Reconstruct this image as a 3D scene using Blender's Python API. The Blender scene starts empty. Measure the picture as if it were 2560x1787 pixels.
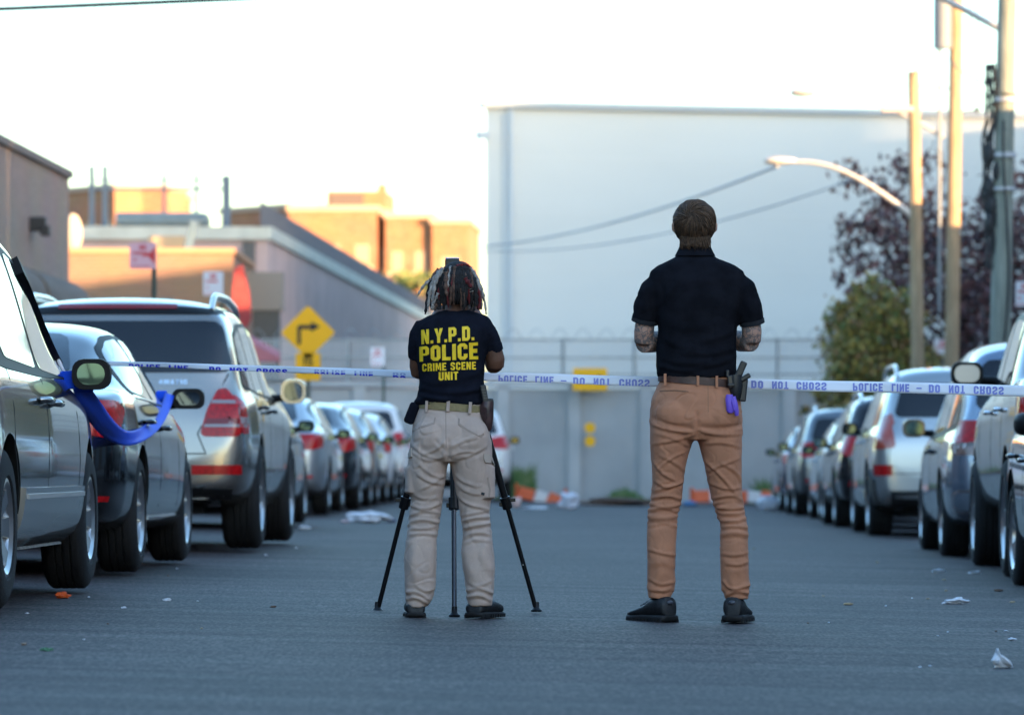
import bpy, bmesh, math, random
import numpy as np
from mathutils import Vector, Matrix, Euler, noise
from mathutils.bvhtree import BVHTree
R = math.radians
SC = bpy.context.scene
COL = SC.collection
rng = random.Random(7)

# ------------------------------------------------------------------ camera, sky, sun, exposure
FPX, HX, HY = 11000.0, 1280.0, 1163.0          # focal length in photo pixels, principal column, horizon row
cam_d = bpy.data.cameras.new('camera'); cam = bpy.data.objects.new('camera', cam_d); COL.objects.link(cam)
cam.location = (0, 0, 0.66); cam.rotation_euler = (R(90), 0, 0)
cam_d.sensor_width = 36; cam_d.lens = FPX / 2560 * 36; cam_d.shift_y = (HY - 893.5) / 2560
cam_d.clip_start = 0.1; cam_d.clip_end = 3000
cam_d.dof.use_dof = True; cam_d.dof.focus_distance = 19.0; cam_d.dof.aperture_fstop = 4.4
SC.camera = cam

DUST, OZ = 1.0, 2.4
SUN_AZ, SUN_EL = 135.0, 5.0                     # clockwise from +Y; low sun behind and right of the camera
world = bpy.data.worlds.new("World"); SC.world = world; world.use_nodes = True
wn = world.node_tree.nodes; wl = world.node_tree.links
bg = wn['Background']
sky = wn.new('ShaderNodeTexSky'); sky.sky_type = 'NISHITA'; sky.sun_disc = False
sky.sun_elevation = R(SUN_EL); sky.sun_rotation = R(SUN_AZ)
sky.air_density = 1.0; sky.dust_density = DUST; sky.ozone_density = OZ
wl.new(sky.outputs[0], bg.inputs[0]); bg.inputs[1].default_value = 0.15
sd = bpy.data.lights.new('sun', 'SUN'); sun = bpy.data.objects.new('sun', sd); COL.objects.link(sun)
sd.energy = 2.7; sd.angle = R(0.5); sd.color = (1.0, 0.63, 0.32)
sdir = Vector((math.sin(R(SUN_AZ)) * math.cos(R(SUN_EL)), math.cos(R(SUN_AZ)) * math.cos(R(SUN_EL)), math.sin(R(SUN_EL))))
sun.rotation_euler = sdir.to_track_quat('Z', 'Y').to_euler(); sun.location = (30, -30, 30)
SC.view_settings.view_transform = 'Standard'; SC.view_settings.look = 'None'
SC.view_settings.gamma = 1; SC.view_settings.exposure = 3.0
try:
    SC.cycles.use_denoising = True; SC.cycles.max_bounces = 6; SC.cycles.diffuse_bounces = 3
    SC.cycles.glossy_bounces = 3; SC.cycles.transparent_max_bounces = 12; SC.cycles.caustics_reflective = False
    SC.cycles.caustics_refractive = False; SC.cycles.sample_clamp_indirect = 6
except Exception: pass

def gz(x):                                       # the street falls slightly to the right
    return -0.022 * max(-6.0, min(6.0, x))
def P(px, py, d):                                # a photo pixel at real distance d -> world point
    return Vector(((px - HX) * d / FPX, d, 0.66 + (HY - py) * d / FPX))
def PX(px, d): return (px - HX) * d / FPX
def PZ(py, d): return 0.66 + (HY - py) * d / FPX
# ------------------------------------------------------------------ materials
_M = {}
def mat(name, col, rough=0.6, metal=0.0, var=0.0, scale=20.0, bump=0.0, bscale=None, spec=0.5, coat=0.0,
        emit=None, alpha=None, col2=None, detail=4.0, stretch=None, sheen=0.0, crough=0.05):
    if name in _M: return _M[name]
    m = bpy.data.materials.new(name); m.use_nodes = True; _M[name] = m
    n = m.node_tree.nodes; l = m.node_tree.links; b = n['Principled BSDF']
    b.inputs['Base Color'].default_value = (*col, 1); b.inputs['Roughness'].default_value = rough
    b.inputs['Metallic'].default_value = metal; b.inputs['Specular IOR Level'].default_value = spec
    b.inputs['Coat Weight'].default_value = coat; b.inputs['Coat Roughness'].default_value = crough
    if sheen: b.inputs['Sheen Weight'].default_value = sheen
    tc = None
    def coords():
        nonlocal tc
        if tc is None:
            t = n.new('ShaderNodeTexCoord'); mp = n.new('ShaderNodeMapping'); l.new(t.outputs['Object'], mp.inputs[0])
            if stretch: mp.inputs['Scale'].default_value = stretch
            tc = mp.outputs[0]
        return tc
    if var or col2:
        nz = n.new('ShaderNodeTexNoise'); nz.inputs['Scale'].default_value = scale; nz.inputs['Detail'].default_value = detail
        l.new(coords(), nz.inputs['Vector'])
        mx = n.new('ShaderNodeMix'); mx.data_type = 'RGBA'
        c2 = col2 if col2 else tuple(max(0, c * (1 - var)) for c in col)
        c1 = col if col2 else tuple(min(1, c * (1 + var)) for c in col)
        mx.inputs['A'].default_value = (*c1, 1); mx.inputs['B'].default_value = (*c2, 1)
        rp = n.new('ShaderNodeMapRange'); rp.inputs['From Min'].default_value = 0.35; rp.inputs['From Max'].default_value = 0.65
        l.new(nz.outputs['Fac'], rp.inputs['Value']); l.new(rp.outputs[0], mx.inputs['Factor'])
        l.new(mx.outputs['Result'], b.inputs['Base Color'])
    if bump:
        nb = n.new('ShaderNodeTexNoise'); nb.inputs['Scale'].default_value = bscale or scale; nb.inputs['Detail'].default_value = 5
        l.new(coords(), nb.inputs['Vector'])
        bp = n.new('ShaderNodeBump'); bp.inputs['Strength'].default_value = min(1, bump); bp.inputs['Distance'].default_value = 0.01 * max(1, bump)
        l.new(nb.outputs['Fac'], bp.inputs['Height']); l.new(bp.outputs[0], b.inputs['Normal'])
    if emit:
        b.inputs['Emission Color'].default_value = (*emit[:3], 1); b.inputs['Emission Strength'].default_value = emit[3]
    if alpha is not None: b.inputs['Alpha'].default_value = alpha
    return m

def brick_mat(name, c1, c2, mortar, scale=1.0, bw=0.22, bh=0.075, rough=0.85, axis='XZ'):
    if name in _M: return _M[name]
    m = bpy.data.materials.new(name); m.use_nodes = True; _M[name] = m
    n = m.node_tree.nodes; l = m.node_tree.links; b = n['Principled BSDF']; b.inputs['Roughness'].default_value = rough
    t = n.new('ShaderNodeTexCoord'); sp = n.new('ShaderNodeSeparateXYZ'); cb = n.new('ShaderNodeCombineXYZ'); ad = n.new('ShaderNodeMath')
    l.new(t.outputs['Object'], sp.inputs[0]); l.new(sp.outputs[0], ad.inputs[0]); l.new(sp.outputs[1], ad.inputs[1])
    l.new(ad.outputs[0], cb.inputs[0]); l.new(sp.outputs[2], cb.inputs[1])
    br = n.new('ShaderNodeTexBrick'); br.inputs['Scale'].default_value = scale; br.inputs['Brick Width'].default_value = bw
    br.inputs['Row Height'].default_value = bh; br.inputs['Mortar Size'].default_value = 0.008
    br.inputs['Color1'].default_value = (*c1, 1); br.inputs['Color2'].default_value = (*c2, 1); br.inputs['Mortar'].default_value = (*mortar, 1)
    l.new(cb.outputs[0], br.inputs['Vector'])
    nz = n.new('ShaderNodeTexNoise'); nz.inputs['Scale'].default_value = 0.7; nz.inputs['Detail'].default_value = 6
    l.new(t.outputs['Object'], nz.inputs['Vector'])
    mx = n.new('ShaderNodeMix'); mx.data_type = 'RGBA'; mx.blend_type = 'MULTIPLY'; mx.inputs['Factor'].default_value = 0.35
    l.new(br.outputs['Color'], mx.inputs['A']); l.new(nz.outputs['Color'], mx.inputs['B']); l.new(mx.outputs['Result'], b.inputs['Base Color'])
    bp = n.new('ShaderNodeBump'); bp.inputs['Strength'].default_value = 0.5; bp.inputs['Distance'].default_value = 0.01
    l.new(br.outputs['Fac'], bp.inputs['Height']); bp.invert = True; l.new(bp.outputs[0], b.inputs['Normal'])
    return m

# ------------------------------------------------------------------ mesh helpers
def link(name, me, parent=None):
    o = bpy.data.objects.new(name, me); COL.objects.link(o)
    if parent is not None: o.parent = parent
    return o
def tag(o, label=None, cat=None, group=None, kind=None):
    if label: o['label'] = label
    if cat: o['category'] = cat
    if group: o['group'] = group
    if kind: o['kind'] = kind
    return o
def empty(name, loc=(0, 0, 0), rz=0.0, parent=None):
    o = bpy.data.objects.new(name, None); COL.objects.link(o); o.location = loc; o.rotation_euler = (0, 0, rz)
    o.empty_display_size = 0.2
    if parent is not None: o.parent = parent
    return o

class MB:
    def __init__(s): s.v = []; s.f = []; s.m = []; s.mi = 0
    def add(s, vs, fs):
        b = len(s.v); s.v += [tuple(v) for v in vs]
        for f in fs: s.f.append(tuple(b + i for i in f)); s.m.append(s.mi)
    def box(s, c, d, rot=None, taper=1.0):
        hx, hy, hz = d[0] / 2, d[1] / 2, d[2] / 2
        vs = [Vector((x * hx * (taper if z > 0 else 1), y * hy * (taper if z > 0 else 1), z * hz)) for z in (-1, 1) for x, y in ((-1, -1), (1, -1), (1, 1), (-1, 1))]
        if rot is not None: vs = [rot @ v for v in vs]
        c = Vector(c)
        s.add([v + c for v in vs], [(3, 2, 1, 0), (4, 5, 6, 7), (0, 1, 5, 4), (1, 2, 6, 5), (2, 3, 7, 6), (3, 0, 4, 7)]); return s
    def span(s, x0, x1, y0, y1, z0, z1): return s.box(((x0 + x1) / 2, (y0 + y1) / 2, (z0 + z1) / 2), (abs(x1 - x0), abs(y1 - y0), abs(z1 - z0)))
    def tube(s, pts, r, n=8, cap=True, flat=1.0):
        pts = [Vector(p) for p in pts]; k = len(pts)
        rr = r if isinstance(r, (list, tuple)) else [r] * k
        base = len(s.v); up = None
        for i, p in enumerate(pts):
            t = (pts[min(i + 1, k - 1)] - pts[max(i - 1, 0)]).normalized()
            if up is None:
                up = Vector((0, 0, 1)) if abs(t.z) < 0.9 else Vector((0, 1, 0))
            a = t.cross(up).normalized(); b2 = a.cross(t).normalized(); up = b2
            for j in range(n):
                th = 2 * math.pi * j / n
                s.v.append(tuple(p + a * (math.cos(th) * rr[i]) + b2 * (math.sin(th) * rr[i] * flat)))
        for i in range(k - 1):
            for j in range(n):
                a0 = base + i * n + j; a1 = base + i * n + (j + 1) % n
                s.f.append((a0, a1, a1 + n, a0 + n)); s.m.append(s.mi)
        if cap:
            s.f.append(tuple(base + j for j in range(n))[::-1]); s.m.append(s.mi)
            s.f.append(tuple(base + (k - 1) * n + j for j in range(n))); s.m.append(s.mi)
        return s
    def cyl(s, c, r, h, n=16, r2=None, axis='z'):
        c = Vector(c); ax = {'x': Vector((1, 0, 0)), 'y': Vector((0, 1, 0)), 'z': Vector((0, 0, 1))}[axis]
        return s.tube([c - ax * h / 2, c + ax * h / 2], [r, r if r2 is None else r2], n)
    def loft(s, rings, cap=True):
        n = len(rings[0]); base = len(s.v)
        for rg in rings: s.v += [tuple(p) for p in rg]
        for i in range(len(rings) - 1):
            for j in range(n):
                a0 = base + i * n + j; a1 = base + i * n + (j + 1) % n
                s.f.append((a0, a1, a1 + n, a0 + n)); s.m.append(s.mi)
        if cap:
            s.f.append(tuple(base + j for j in range(n))[::-1]); s.m.append(s.mi)
            s.f.append(tuple(base + (len(rings) - 1) * n + j for j in range(n))); s.m.append(s.mi)
        return s
    def ell(s, c, r, nu=16, nv=10, rot=None):
        c = Vector(c); rings = []
        for i in range(nv + 1):
            ph = math.pi * (i + 0.02) / (nv + 0.04); z = -math.cos(ph); q = math.sin(ph); rg = []
            for j in range(nu):
                th = 2 * math.pi * j / nu
                v = Vector((q * math.cos(th) * r[0], q * math.sin(th) * r[1], z * r[2]))
                if rot is not None: v = rot @ v
                rg.append(v + c)
            rings.append(rg)
        return s.loft(rings)
    def lathe(s, prof, c, axis='y', n=32, close=False):       # prof: (radius, offset along axis)
        c = Vector(c); rings = []
        for (r, h) in prof:
            rg = []
            for j in range(n):
                th = 2 * math.pi * j / n; a, b = r * math.cos(th), r * math.sin(th)
                rg.append(c + (Vector((a, h, b)) if axis == 'y' else Vector((a, b, h)) if axis == 'z' else Vector((h, a, b))))
            rings.append(rg)
        if close: rings.append(rings[0])
        return s.loft(rings, cap=not close)
    def mesh(s, name, mats, smooth=None):
        me = bpy.data.meshes.new(name); me.from_pydata(s.v, [], s.f)
        for m in (mats if isinstance(mats, (list, tuple)) else [mats]): me.materials.append(m)
        if any(s.m): me.polygons.foreach_set('material_index', s.m)
        fix_normals(me)
        if smooth is not None:
            me.polygons.foreach_set('use_smooth', [True] * len(me.polygons))
            if smooth < 180: me.set_sharp_from_angle(angle=R(smooth))
        me.update(); return me
    def build(s, name, mats, parent=None, smooth=None, bevel=0.0):
        o = link(name, s.mesh(name, mats, smooth), parent)
        if bevel:
            b = o.modifiers.new('bevel', 'BEVEL'); b.width = bevel; b.segments = 2; b.limit_method = 'ANGLE'
        return o
def fix_normals(me):
    bm = bmesh.new(); bm.from_mesh(me); bmesh.ops.recalc_face_normals(bm, faces=bm.faces); bm.to_mesh(me); bm.free()
def evaluated(o):
    dg = bpy.context.evaluated_depsgraph_get(); dg.update()
    return bpy.data.meshes.new_from_object(o.evaluated_get(dg))
def bake(mesh, mods):
    """mods: list of (type, dict). returns a new mesh with the modifiers applied"""
    o = bpy.data.objects.new('baketmp', mesh); COL.objects.link(o)
    for t, d in mods:
        m = o.modifiers.new('m', t)
        for k, v in d.items(): setattr(m, k, v)
    me = evaluated(o); bpy.data.objects.remove(o); return me
def bvh_of(me):
    bm = bmesh.new(); bm.from_mesh(me); t = BVHTree.FromBMesh(bm); bm.free(); return t

def chaikin(p, f=.12, it=2):
    for _ in range(it):
        q = []
        for i in range(len(p)):
            a, b = p[i], p[(i + 1) % len(p)]; L = math.hypot(b[0] - a[0], b[1] - a[1]) or 1; g = min(f, .05 / L) if f < .2 else f
            q += [(a[0] + (b[0] - a[0]) * g, a[1] + (b[1] - a[1]) * g), (b[0] + (a[0] - b[0]) * g, b[1] + (a[1] - b[1]) * g)]
        p = q
    return p
def panel(bvh, poly, axis, name, m, parent=None, off=0.004, grid=0.05, sgn=1, smooth=True, collect=None):
    """a trim piece cut to outline poly and laid conformally on a body surface (own thickness off)"""
    bm = bmesh.new()
    polys = poly if isinstance(poly[0][0], (tuple, list)) else [poly]
    if name in ('side_window', 'window_trim', 'rear_window', 'tail_lamp', 'tail_lamp_wrap', 'windscreen', 'head_lamp'): polys = [chaikin(p) for p in polys]
    for pl in polys:
        bm.faces.new([bm.verts.new((p[0], p[1], 0)) for p in pl])
    us = [p[0] for pl in polys for p in pl]; vs = [p[1] for pl in polys for p in pl]
    bmesh.ops.triangulate(bm, faces=[f for f in bm.faces if len(f.verts) > 4])
    for k, lo, hi in ((0, min(us), max(us)), (1, min(vs), max(vs))):
        c = math.ceil(lo / grid) * grid + 1e-5
        while c < hi:
            co = [0, 0, 0]; co[k] = c; no = [0, 0, 0]; no[k] = 1
            bmesh.ops.bisect_plane(bm, geom=bm.verts[:] + bm.edges[:] + bm.faces[:], plane_co=co, plane_no=no)
            c += grid
    bmesh.ops.recalc_face_normals(bm, faces=bm.faces)
    nrm = {}
    for v in bm.verts:
        a, b = v.co.x, v.co.y
        if axis == 'side': o, d = Vector((a, sgn * 3, b)), Vector((0, -sgn, 0))
        elif axis == 'rear': o, d = Vector((-3, a, b)), Vector((1, 0, 0))
        elif axis == 'front': o, d = Vector((9, a, b)), Vector((-1, 0, 0))
        elif axis == 'back': o, d = Vector((a, -3, b)), Vector((0, 1, 0))
        else: o, d = Vector((a, b, 6)), Vector((0, 0, -1))
        h, nn, _, _ = bvh.ray_cast(o, d)
        if h is not None and axis == 'side' and abs(h.y) < .53: h = None
        lamp = axis == 'rear' and abs(a) > .3 and 'window' not in name and 'seam' not in name and 'spoiler' not in name and 'brake_light' not in name
        if h is not None and lamp and h.x > .30: h = None
        if h is None:
            for k in range(1, 50):
                sh = 0.006 * k
                h2 = None
                dirs = [Vector((0, -1 if a > 0 else 1, 0))] if axis in ('rear', 'front') else [Vector((1 if a < 2.5 else -1, 0, 0)), Vector((0, 0, -1))]
                for q in dirs:
                    h2, nn, _, _ = bvh.ray_cast(o + q * sh, d)
                    if h2 is not None and axis == 'side' and abs(h2.y) < .53: h2 = None
                    if h2 is not None and lamp and h2.x > .30: h2 = None
                    if h2 is not None: break
                if h2 is not None: h = h2; break
            if h is None: h, nn, _, _ = bvh.find_nearest(o + d * 2.5)
        if nn.dot(d) > 0: nn = -nn
        v.co = h + nn * off; nrm[v] = nn
    bd = [e for e in bm.edges if e.is_boundary]
    r = bmesh.ops.extrude_edge_only(bm, edges=bd)
    nv = [g for g in r['geom'] if isinstance(g, bmesh.types.BMVert)]
    src = list(nrm.items())
    from mathutils.kdtree import KDTree
    kd = KDTree(len(src))
    for i, (v, q) in enumerate(src): kd.insert(v.co, i)
    kd.balance()
    for v in nv:
        _, i, _ = kd.find(v.co); v.co = v.co - src[i][1] * (off + 0.004)
    bmesh.ops.recalc_face_normals(bm, faces=bm.faces)
    me = bpy.data.meshes.new(name); bm.to_mesh(me); bm.free()
    # outward check
    if smooth:
        me.polygons.foreach_set('use_smooth', [True] * len(me.polygons)); me.set_sharp_from_angle(angle=R(50))
    me.materials.append(m)
    if collect is not None: collect.append(me); return me
    return link(name, me, parent)

def strip(pts, w):
    """2D polyline -> list of quads of width w"""
    out = []
    for (a, b) in zip(pts[:-1], pts[1:]):
        dx, dy = b[0] - a[0], b[1] - a[1]; L = math.hypot(dx, dy) or 1; nx, ny = -dy / L * w / 2, dx / L * w / 2
        out.append([(a[0] + nx, a[1] + ny), (b[0] + nx, b[1] + ny), (b[0] - nx, b[1] - ny), (a[0] - nx, a[1] - ny)])
    return out
def rrect(cx, cy, w, h, r=0.02, n=4):
    out = []
    for (sx, sy, a0) in ((1, 1, 0), (-1, 1, 90), (-1, -1, 180), (1, -1, 270)):
        for k in range(n + 1):
            a = R(a0 + 90 * k / n); out.append((cx + sx * (w / 2 - r) + math.cos(a) * r, cy + sy * (h / 2 - r) + math.sin(a) * r))
    return out
def dup_tree(root, loc, rz, label, group=None, swap=None, cat=None):
    def cp(o, par):
        c = o.copy(); COL.objects.link(c); c.parent = par
        if swap and c.type == 'MESH':
            for s in c.material_slots:
                if s.material and s.material.name in swap:
                    nm = swap[s.material.name]; s.link = 'OBJECT'; s.material = nm
        for ch in list(o.children): cp(ch, c)
        return c
    r = cp(root, None); r.location = loc; r.rotation_euler = (0, 0, rz); r['label'] = label
    if group: r['group'] = group
    if cat: r['category'] = cat
    return r

# ------------------------------------------------------------------ block lettering, drawn as outlines (6 wide, 10 high)
S = 2.3
GLY = {
 'P': [[(0,0),(0,10),(4.6,10),(6,8.6),(6,5),(4.6,3.6),(S,3.6),(S,0)], [(S,5.5),(3.7,5.5),(3.7,8.1),(S,8.1)]],
 'O': [[(0,1.6),(0,8.4),(1.6,10),(4.4,10),(6,8.4),(6,1.6),(4.4,0),(1.6,0)], [(S,2.2),(3.7,2.2),(3.7,7.8),(S,7.8)]],
 'L': [[(0,0),(0,10),(S,10),(S,2.1),(5.2,2.1),(5.2,0)]],
 'I': [[(0,0),(0,10),(S,10),(S,0)]],
 'C': [[(0,1.6),(0,8.4),(1.6,10),(4.4,10),(6,8.4),(6,6.3),(3.7,6.3),(3.7,7.9),(S,7.9),(S,2.1),(3.7,2.1),(3.7,3.8),(6,3.8),(6,1.6),(4.4,0),(1.6,0)]],
 'E': [[(0,0),(0,10),(5.4,10),(5.4,8),(S,8),(S,6.1),(4.9,6.1),(4.9,4.1),(S,4.1),(S,2),(5.4,2),(5.4,0)]],
 'N': [[(0,0),(0,10),(2.2,10),(3.9,5.2),(3.9,10),(6,10),(6,0),(3.9,0),(2.1,4.9),(2.1,0)]],
 'Y': [[(1.9,0),(1.9,4),(-0.2,10),(2.1,10),(3.05,6.5),(4,10),(6.3,10),(4.2,4),(4.2,0)]],
 'D': [[(0,0),(0,10),(4.4,10),(6,8.4),(6,1.6),(4.4,0)], [(S,2.1),(3.7,2.1),(3.7,7.9),(S,7.9)]],
 '.': [[(0,0),(0,2.1),(2.1,2.1),(2.1,0)]],
 'R': [[(0,0),(0,10),(4.6,10),(6,8.6),(6,5.8),(5.1,4.9),(6,3.9),(6,0),(3.8,0),(3.8,3.8),(S,3.8),(S,0)], [(S,5.6),(3.7,5.6),(3.7,8.1),(S,8.1)]],
 'M': [[(0,0),(0,10),(2.6,10),(3.8,5),(5,10),(7.6,10),(7.6,0),(5.6,0),(5.6,6),(4.5,1.6),(3.1,1.6),(2,6),(2,0)]],
 'S': [[(0,3.2),(S,3.2),(S,2),(3.7,2),(3.7,3.7),(0,6),(0,8.5),(1.5,10),(4.5,10),(6,8.5),(6,6.9),(3.7,6.9),(3.7,8),(S,8),(S,6.9),(6,4.3),(6,1.5),(4.5,0),(1.5,0),(0,1.5)]],
 'U': [[(0,1.6),(0,10),(S,10),(S,2.1),(3.7,2.1),(3.7,10),(6,10),(6,1.6),(4.4,0),(1.6,0)]],
 'T': [[(1.6,0),(1.6,8),(0,8),(0,10),(5.5,10),(5.5,8),(3.9,8),(3.9,0)]],
 'A': [[(0,0),(1.7,10),(4.3,10),(6,0),(3.9,0),(3.65,1.9),(2.35,1.9),(2.1,0)], [(2.55,3.6),(3.45,3.6),(3.0,7)]],
 'K': [[(0,0),(0,10),(S,10),(S,6.3),(3.9,10),(6.3,10),(4.1,5.4),(6.3,0),(4,0),(S,4.2),(S,0)]],
 'G': [[(0,1.6),(0,8.4),(1.6,10),(4.4,10),(6,8.4),(6,6.3),(3.7,6.3),(3.7,7.9),(S,7.9),(S,2.1),(3.7,2.1),(3.7,3.6),(3,3.6),(3,5.3),(6,5.3),(6,0),(1.6,0)]],
 '-': [[(0,4.2),(0,5.8),(4,5.8),(4,4.2)]],
 '1': [[(0.6,0),(0.6,7),(0,7),(0,8.6),(1.4,10),(2.9,10),(2.9,0)]],
 '0': [[(0,1.6),(0,8.4),(1.6,10),(4.4,10),(6,8.4),(6,1.6),(4.4,0),(1.6,0)], [(S,2.2),(3.7,2.2),(3.7,7.8),(S,7.8)]],
 '5': [[(0,3.2),(S,3.2),(S,2),(3.7,2),(3.7,4.4),(0,4.4),(0,10),(5.7,10),(5.7,8),(2.2,8),(2.2,6.3),(4.4,6.3),(6,4.9),(6,1.5),(4.5,0),(1.5,0),(0,1.5)]],
 '4': [[(0,2),(0,4),(2.6,10),(5,10),(5,4),(6,4),(6,2),(5,2),(5,0),(2.8,0),(2.8,2)], [(1.9,4),(2.8,4),(2.8,6.8)]],
 'H': [[(0,0),(0,10),(S,10),(S,6.1),(3.7,6.1),(3.7,10),(6,10),(6,0),(3.7,0),(3.7,4),(S,4),(S,0)]],
}
def gw(c): return 3.2 if c == ' ' else max(p[0] for p in GLY[c][0])
def text_mesh(lines, extrude=0.0):
    """lines: (text, x_center, y_base, height, width or None, gap). -> flat 2D mesh (x,y) with holes, triangulated"""
    cu = bpy.data.curves.new('t', 'CURVE'); cu.dimensions = '2D'; cu.fill_mode = 'BOTH'
    for (t, xc, yb, h, w, gap) in lines:
        tot = sum(gw(c) for c in t) + gap * (len(t) - 1); sy = h / 10; sx = (w / tot) if w else sy
        x = xc - tot * sx / 2
        for c in t:
            if c != ' ':
                for pl in GLY[c]:
                    sp = cu.splines.new('POLY'); sp.points.add(len(pl) - 1); sp.use_cyclic_u = True
                    for k, (a, b) in enumerate(pl): sp.points[k].co = (x + a * sx, yb + b * sy, 0, 1)
            x += (gw(c) + gap) * sx
    o = bpy.data.objects.new('t', cu); COL.objects.link(o); me = evaluated(o); bpy.data.objects.remove(o)
    return me
def map_mesh(me, fn, name, m, parent=None, cuts=None):
    bm = bmesh.new(); bm.from_mesh(me)
    if cuts:
        for k in (0, 1):
            lo = min(v.co[k] for v in bm.verts); hi = max(v.co[k] for v in bm.verts); c = lo + cuts
            while c < hi:
                co = [0, 0, 0]; co[k] = c; no = [0, 0, 0]; no[k] = 1
                bmesh.ops.bisect_plane(bm, geom=bm.verts[:] + bm.edges[:] + bm.faces[:], plane_co=co, plane_no=no); c += cuts
    for v in bm.verts: v.co = fn(v.co.x, v.co.y)
    me2 = bpy.data.meshes.new(name); bm.to_mesh(me2); bm.free(); me2.materials.append(m)
    me2.polygons.foreach_set('use_smooth', [True] * len(me2.polygons))
    return link(name, me2, parent)
# ------------------------------------------------------------------ ground, road, pavements
def asphalt():
    m = bpy.data.materials.new('asphalt'); m.use_nodes = True
    n = m.node_tree.nodes; l = m.node_tree.links; b = n['Principled BSDF']
    t = n.new('ShaderNodeTexCoord')
    def noise_(scale, detail, sx=1, sy=1, rough=0.6):
        mp = n.new('ShaderNodeMapping'); mp.inputs['Scale'].default_value = (sx, sy, 1); l.new(t.outputs['Object'], mp.inputs[0])
        z = n.new('ShaderNodeTexNoise'); z.inputs['Scale'].default_value = scale; z.inputs['Detail'].default_value = detail
        z.inputs['Roughness'].default_value = rough; l.new(mp.outputs[0], z.inputs['Vector']); return z.outputs['Fac']
    grain = noise_(75, 3, 1, .16); coarse = noise_(26, 4, 1, .25); streak = noise_(1.0, 8, 0.16, 2.6, 0.72); big = noise_(0.5, 4, 1, .35)
    def rng_(v, a, b2, lo=0.35, hi=0.65):
        r = n.new('ShaderNodeMapRange'); r.inputs['From Min'].default_value = lo; r.inputs['From Max'].default_value = hi
        r.inputs['To Min'].default_value = a; r.inputs['To Max'].default_value = b2; l.new(v, r.inputs['Value']); return r.outputs[0]
    def mul(a, c):
        k = n.new('ShaderNodeMath'); k.operation = 'MULTIPLY'; l.new(a, k.inputs[0]); l.new(c, k.inputs[1]); return k.outputs[0]
    lines = noise_(1.0, 5, .10, 9.0, .6); vo = n.new('ShaderNodeTexVoronoi'); vo.inputs['Scale'].default_value = 55; vm = n.new('ShaderNodeMapping'); vm.inputs['Scale'].default_value = (1, .3, 1); l.new(t.outputs['Object'], vm.inputs[0]); l.new(vm.outputs[0], vo.inputs['Vector'])
    v0 = mul(rng_(lines, 1.0, .72, .60, .66), rng_(vo.outputs['Distance'], 2.6, 1.0, .05, .22))
    v = mul(mul(mul(v0, rng_(grain, .22, 2.5, .38, .66)), rng_(coarse, .72, 1.32)), mul(rng_(streak, .80, 1.22), rng_(big, .68, 1.28)))
    cl = n.new('ShaderNodeMix'); cl.data_type = 'RGBA'; cl.blend_type = 'MULTIPLY'; cl.inputs['Factor'].default_value = 1
    cl.inputs['A'].default_value = (.033, .024, .023, 1); l.new(v, cl.inputs['B']); l.new(cl.outputs['Result'], b.inputs['Base Color'])
    l.new(rng_(streak, .72, .62), b.inputs['Roughness']); b.inputs['Specular IOR Level'].default_value = .28
    bp = n.new('ShaderNodeBump'); bp.inputs['Strength'].default_value = .55; bp.inputs['Distance'].default_value = .006
    l.new(coarse, bp.inputs['Height']); bp2 = n.new('ShaderNodeBump'); bp2.inputs['Strength'].default_value = .5; bp2.inputs['Distance'].default_value = .004
    l.new(grain, bp2.inputs['Height']); l.new(bp.outputs[0], bp2.inputs['Normal']); l.new(bp2.outputs[0], b.inputs['Normal'])
    return m
def sheet(name, xs_fn, ys, m, dz, kind='structure', label=None):
    """xs_fn(y) -> list of x; all rows the same length"""
    rows = [[(x, y, gz(x) + dz) for x in xs_fn(y)] for y in ys]
    mb = MB(); k = len(rows[0]); mb.v = [p for r_ in rows for p in r_]
    for i in range(len(rows) - 1):
        for j in range(k - 1): mb.f.append((i * k + j, i * k + j + 1, (i + 1) * k + j + 1, (i + 1) * k + j)); mb.m.append(0)
    o = link(name, None) if False else None
    me = bpy.data.meshes.new(name); me.from_pydata(mb.v, [], mb.f); me.materials.append(m); me.update()
    o = link(name, me); tag(o, label, None, None, kind); return o
ASPH = asphalt()
def RK(y): return 5.45 + 0.02 * (max(y, 10) - 30)       # right kerb line
LK = -4.2
sheet('ground', lambda y: [-900, -60, -6, 6, 60, 900], [-300, 0, 120, 1500], mat('bare_ground', (.10, .095, .085), .95, var=.3, scale=.5), -0.03)
sheet('road', lambda y: [LK, -1, 2, RK(y)], [-60, 0, 10, 30, 50, 77.5], ASPH, 0.0)
sheet('cross_road', lambda y: [-60, -6, 0, 6, 60], [77.5, 84.6], ASPH, 0.0)
CONC = mat('pavement_concrete', (.30, .29, .27), .9, var=.2, scale=3, bump=.4, bscale=60)
for nm, a, b_, fn in (('pavement', LK, -7, 'l'), ('pavement', 5.45, 9.5, 'r')):
    mb = MB(); ys = [-60, 10, 30, 50, 77.3]
    rings = []
    for y in ys:
        k = LK if fn == 'l' else RK(y); q = (-9.2 if y < 40 else -7.25) if fn == 'l' else 9.5
        x0, x1 = (q, k) if fn == 'l' else (k, q)
        z0, z1 = gz(x0), gz(x1)
        rings.append([(x0, y, z0 - .02), (x0, y, z0 + .13), (x1, y, z1 + .13), (x1, y, z1 - .02)])
    mb.loft(rings); o = mb.build(nm, CONC, bevel=.015); o['kind'] = 'structure'

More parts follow.
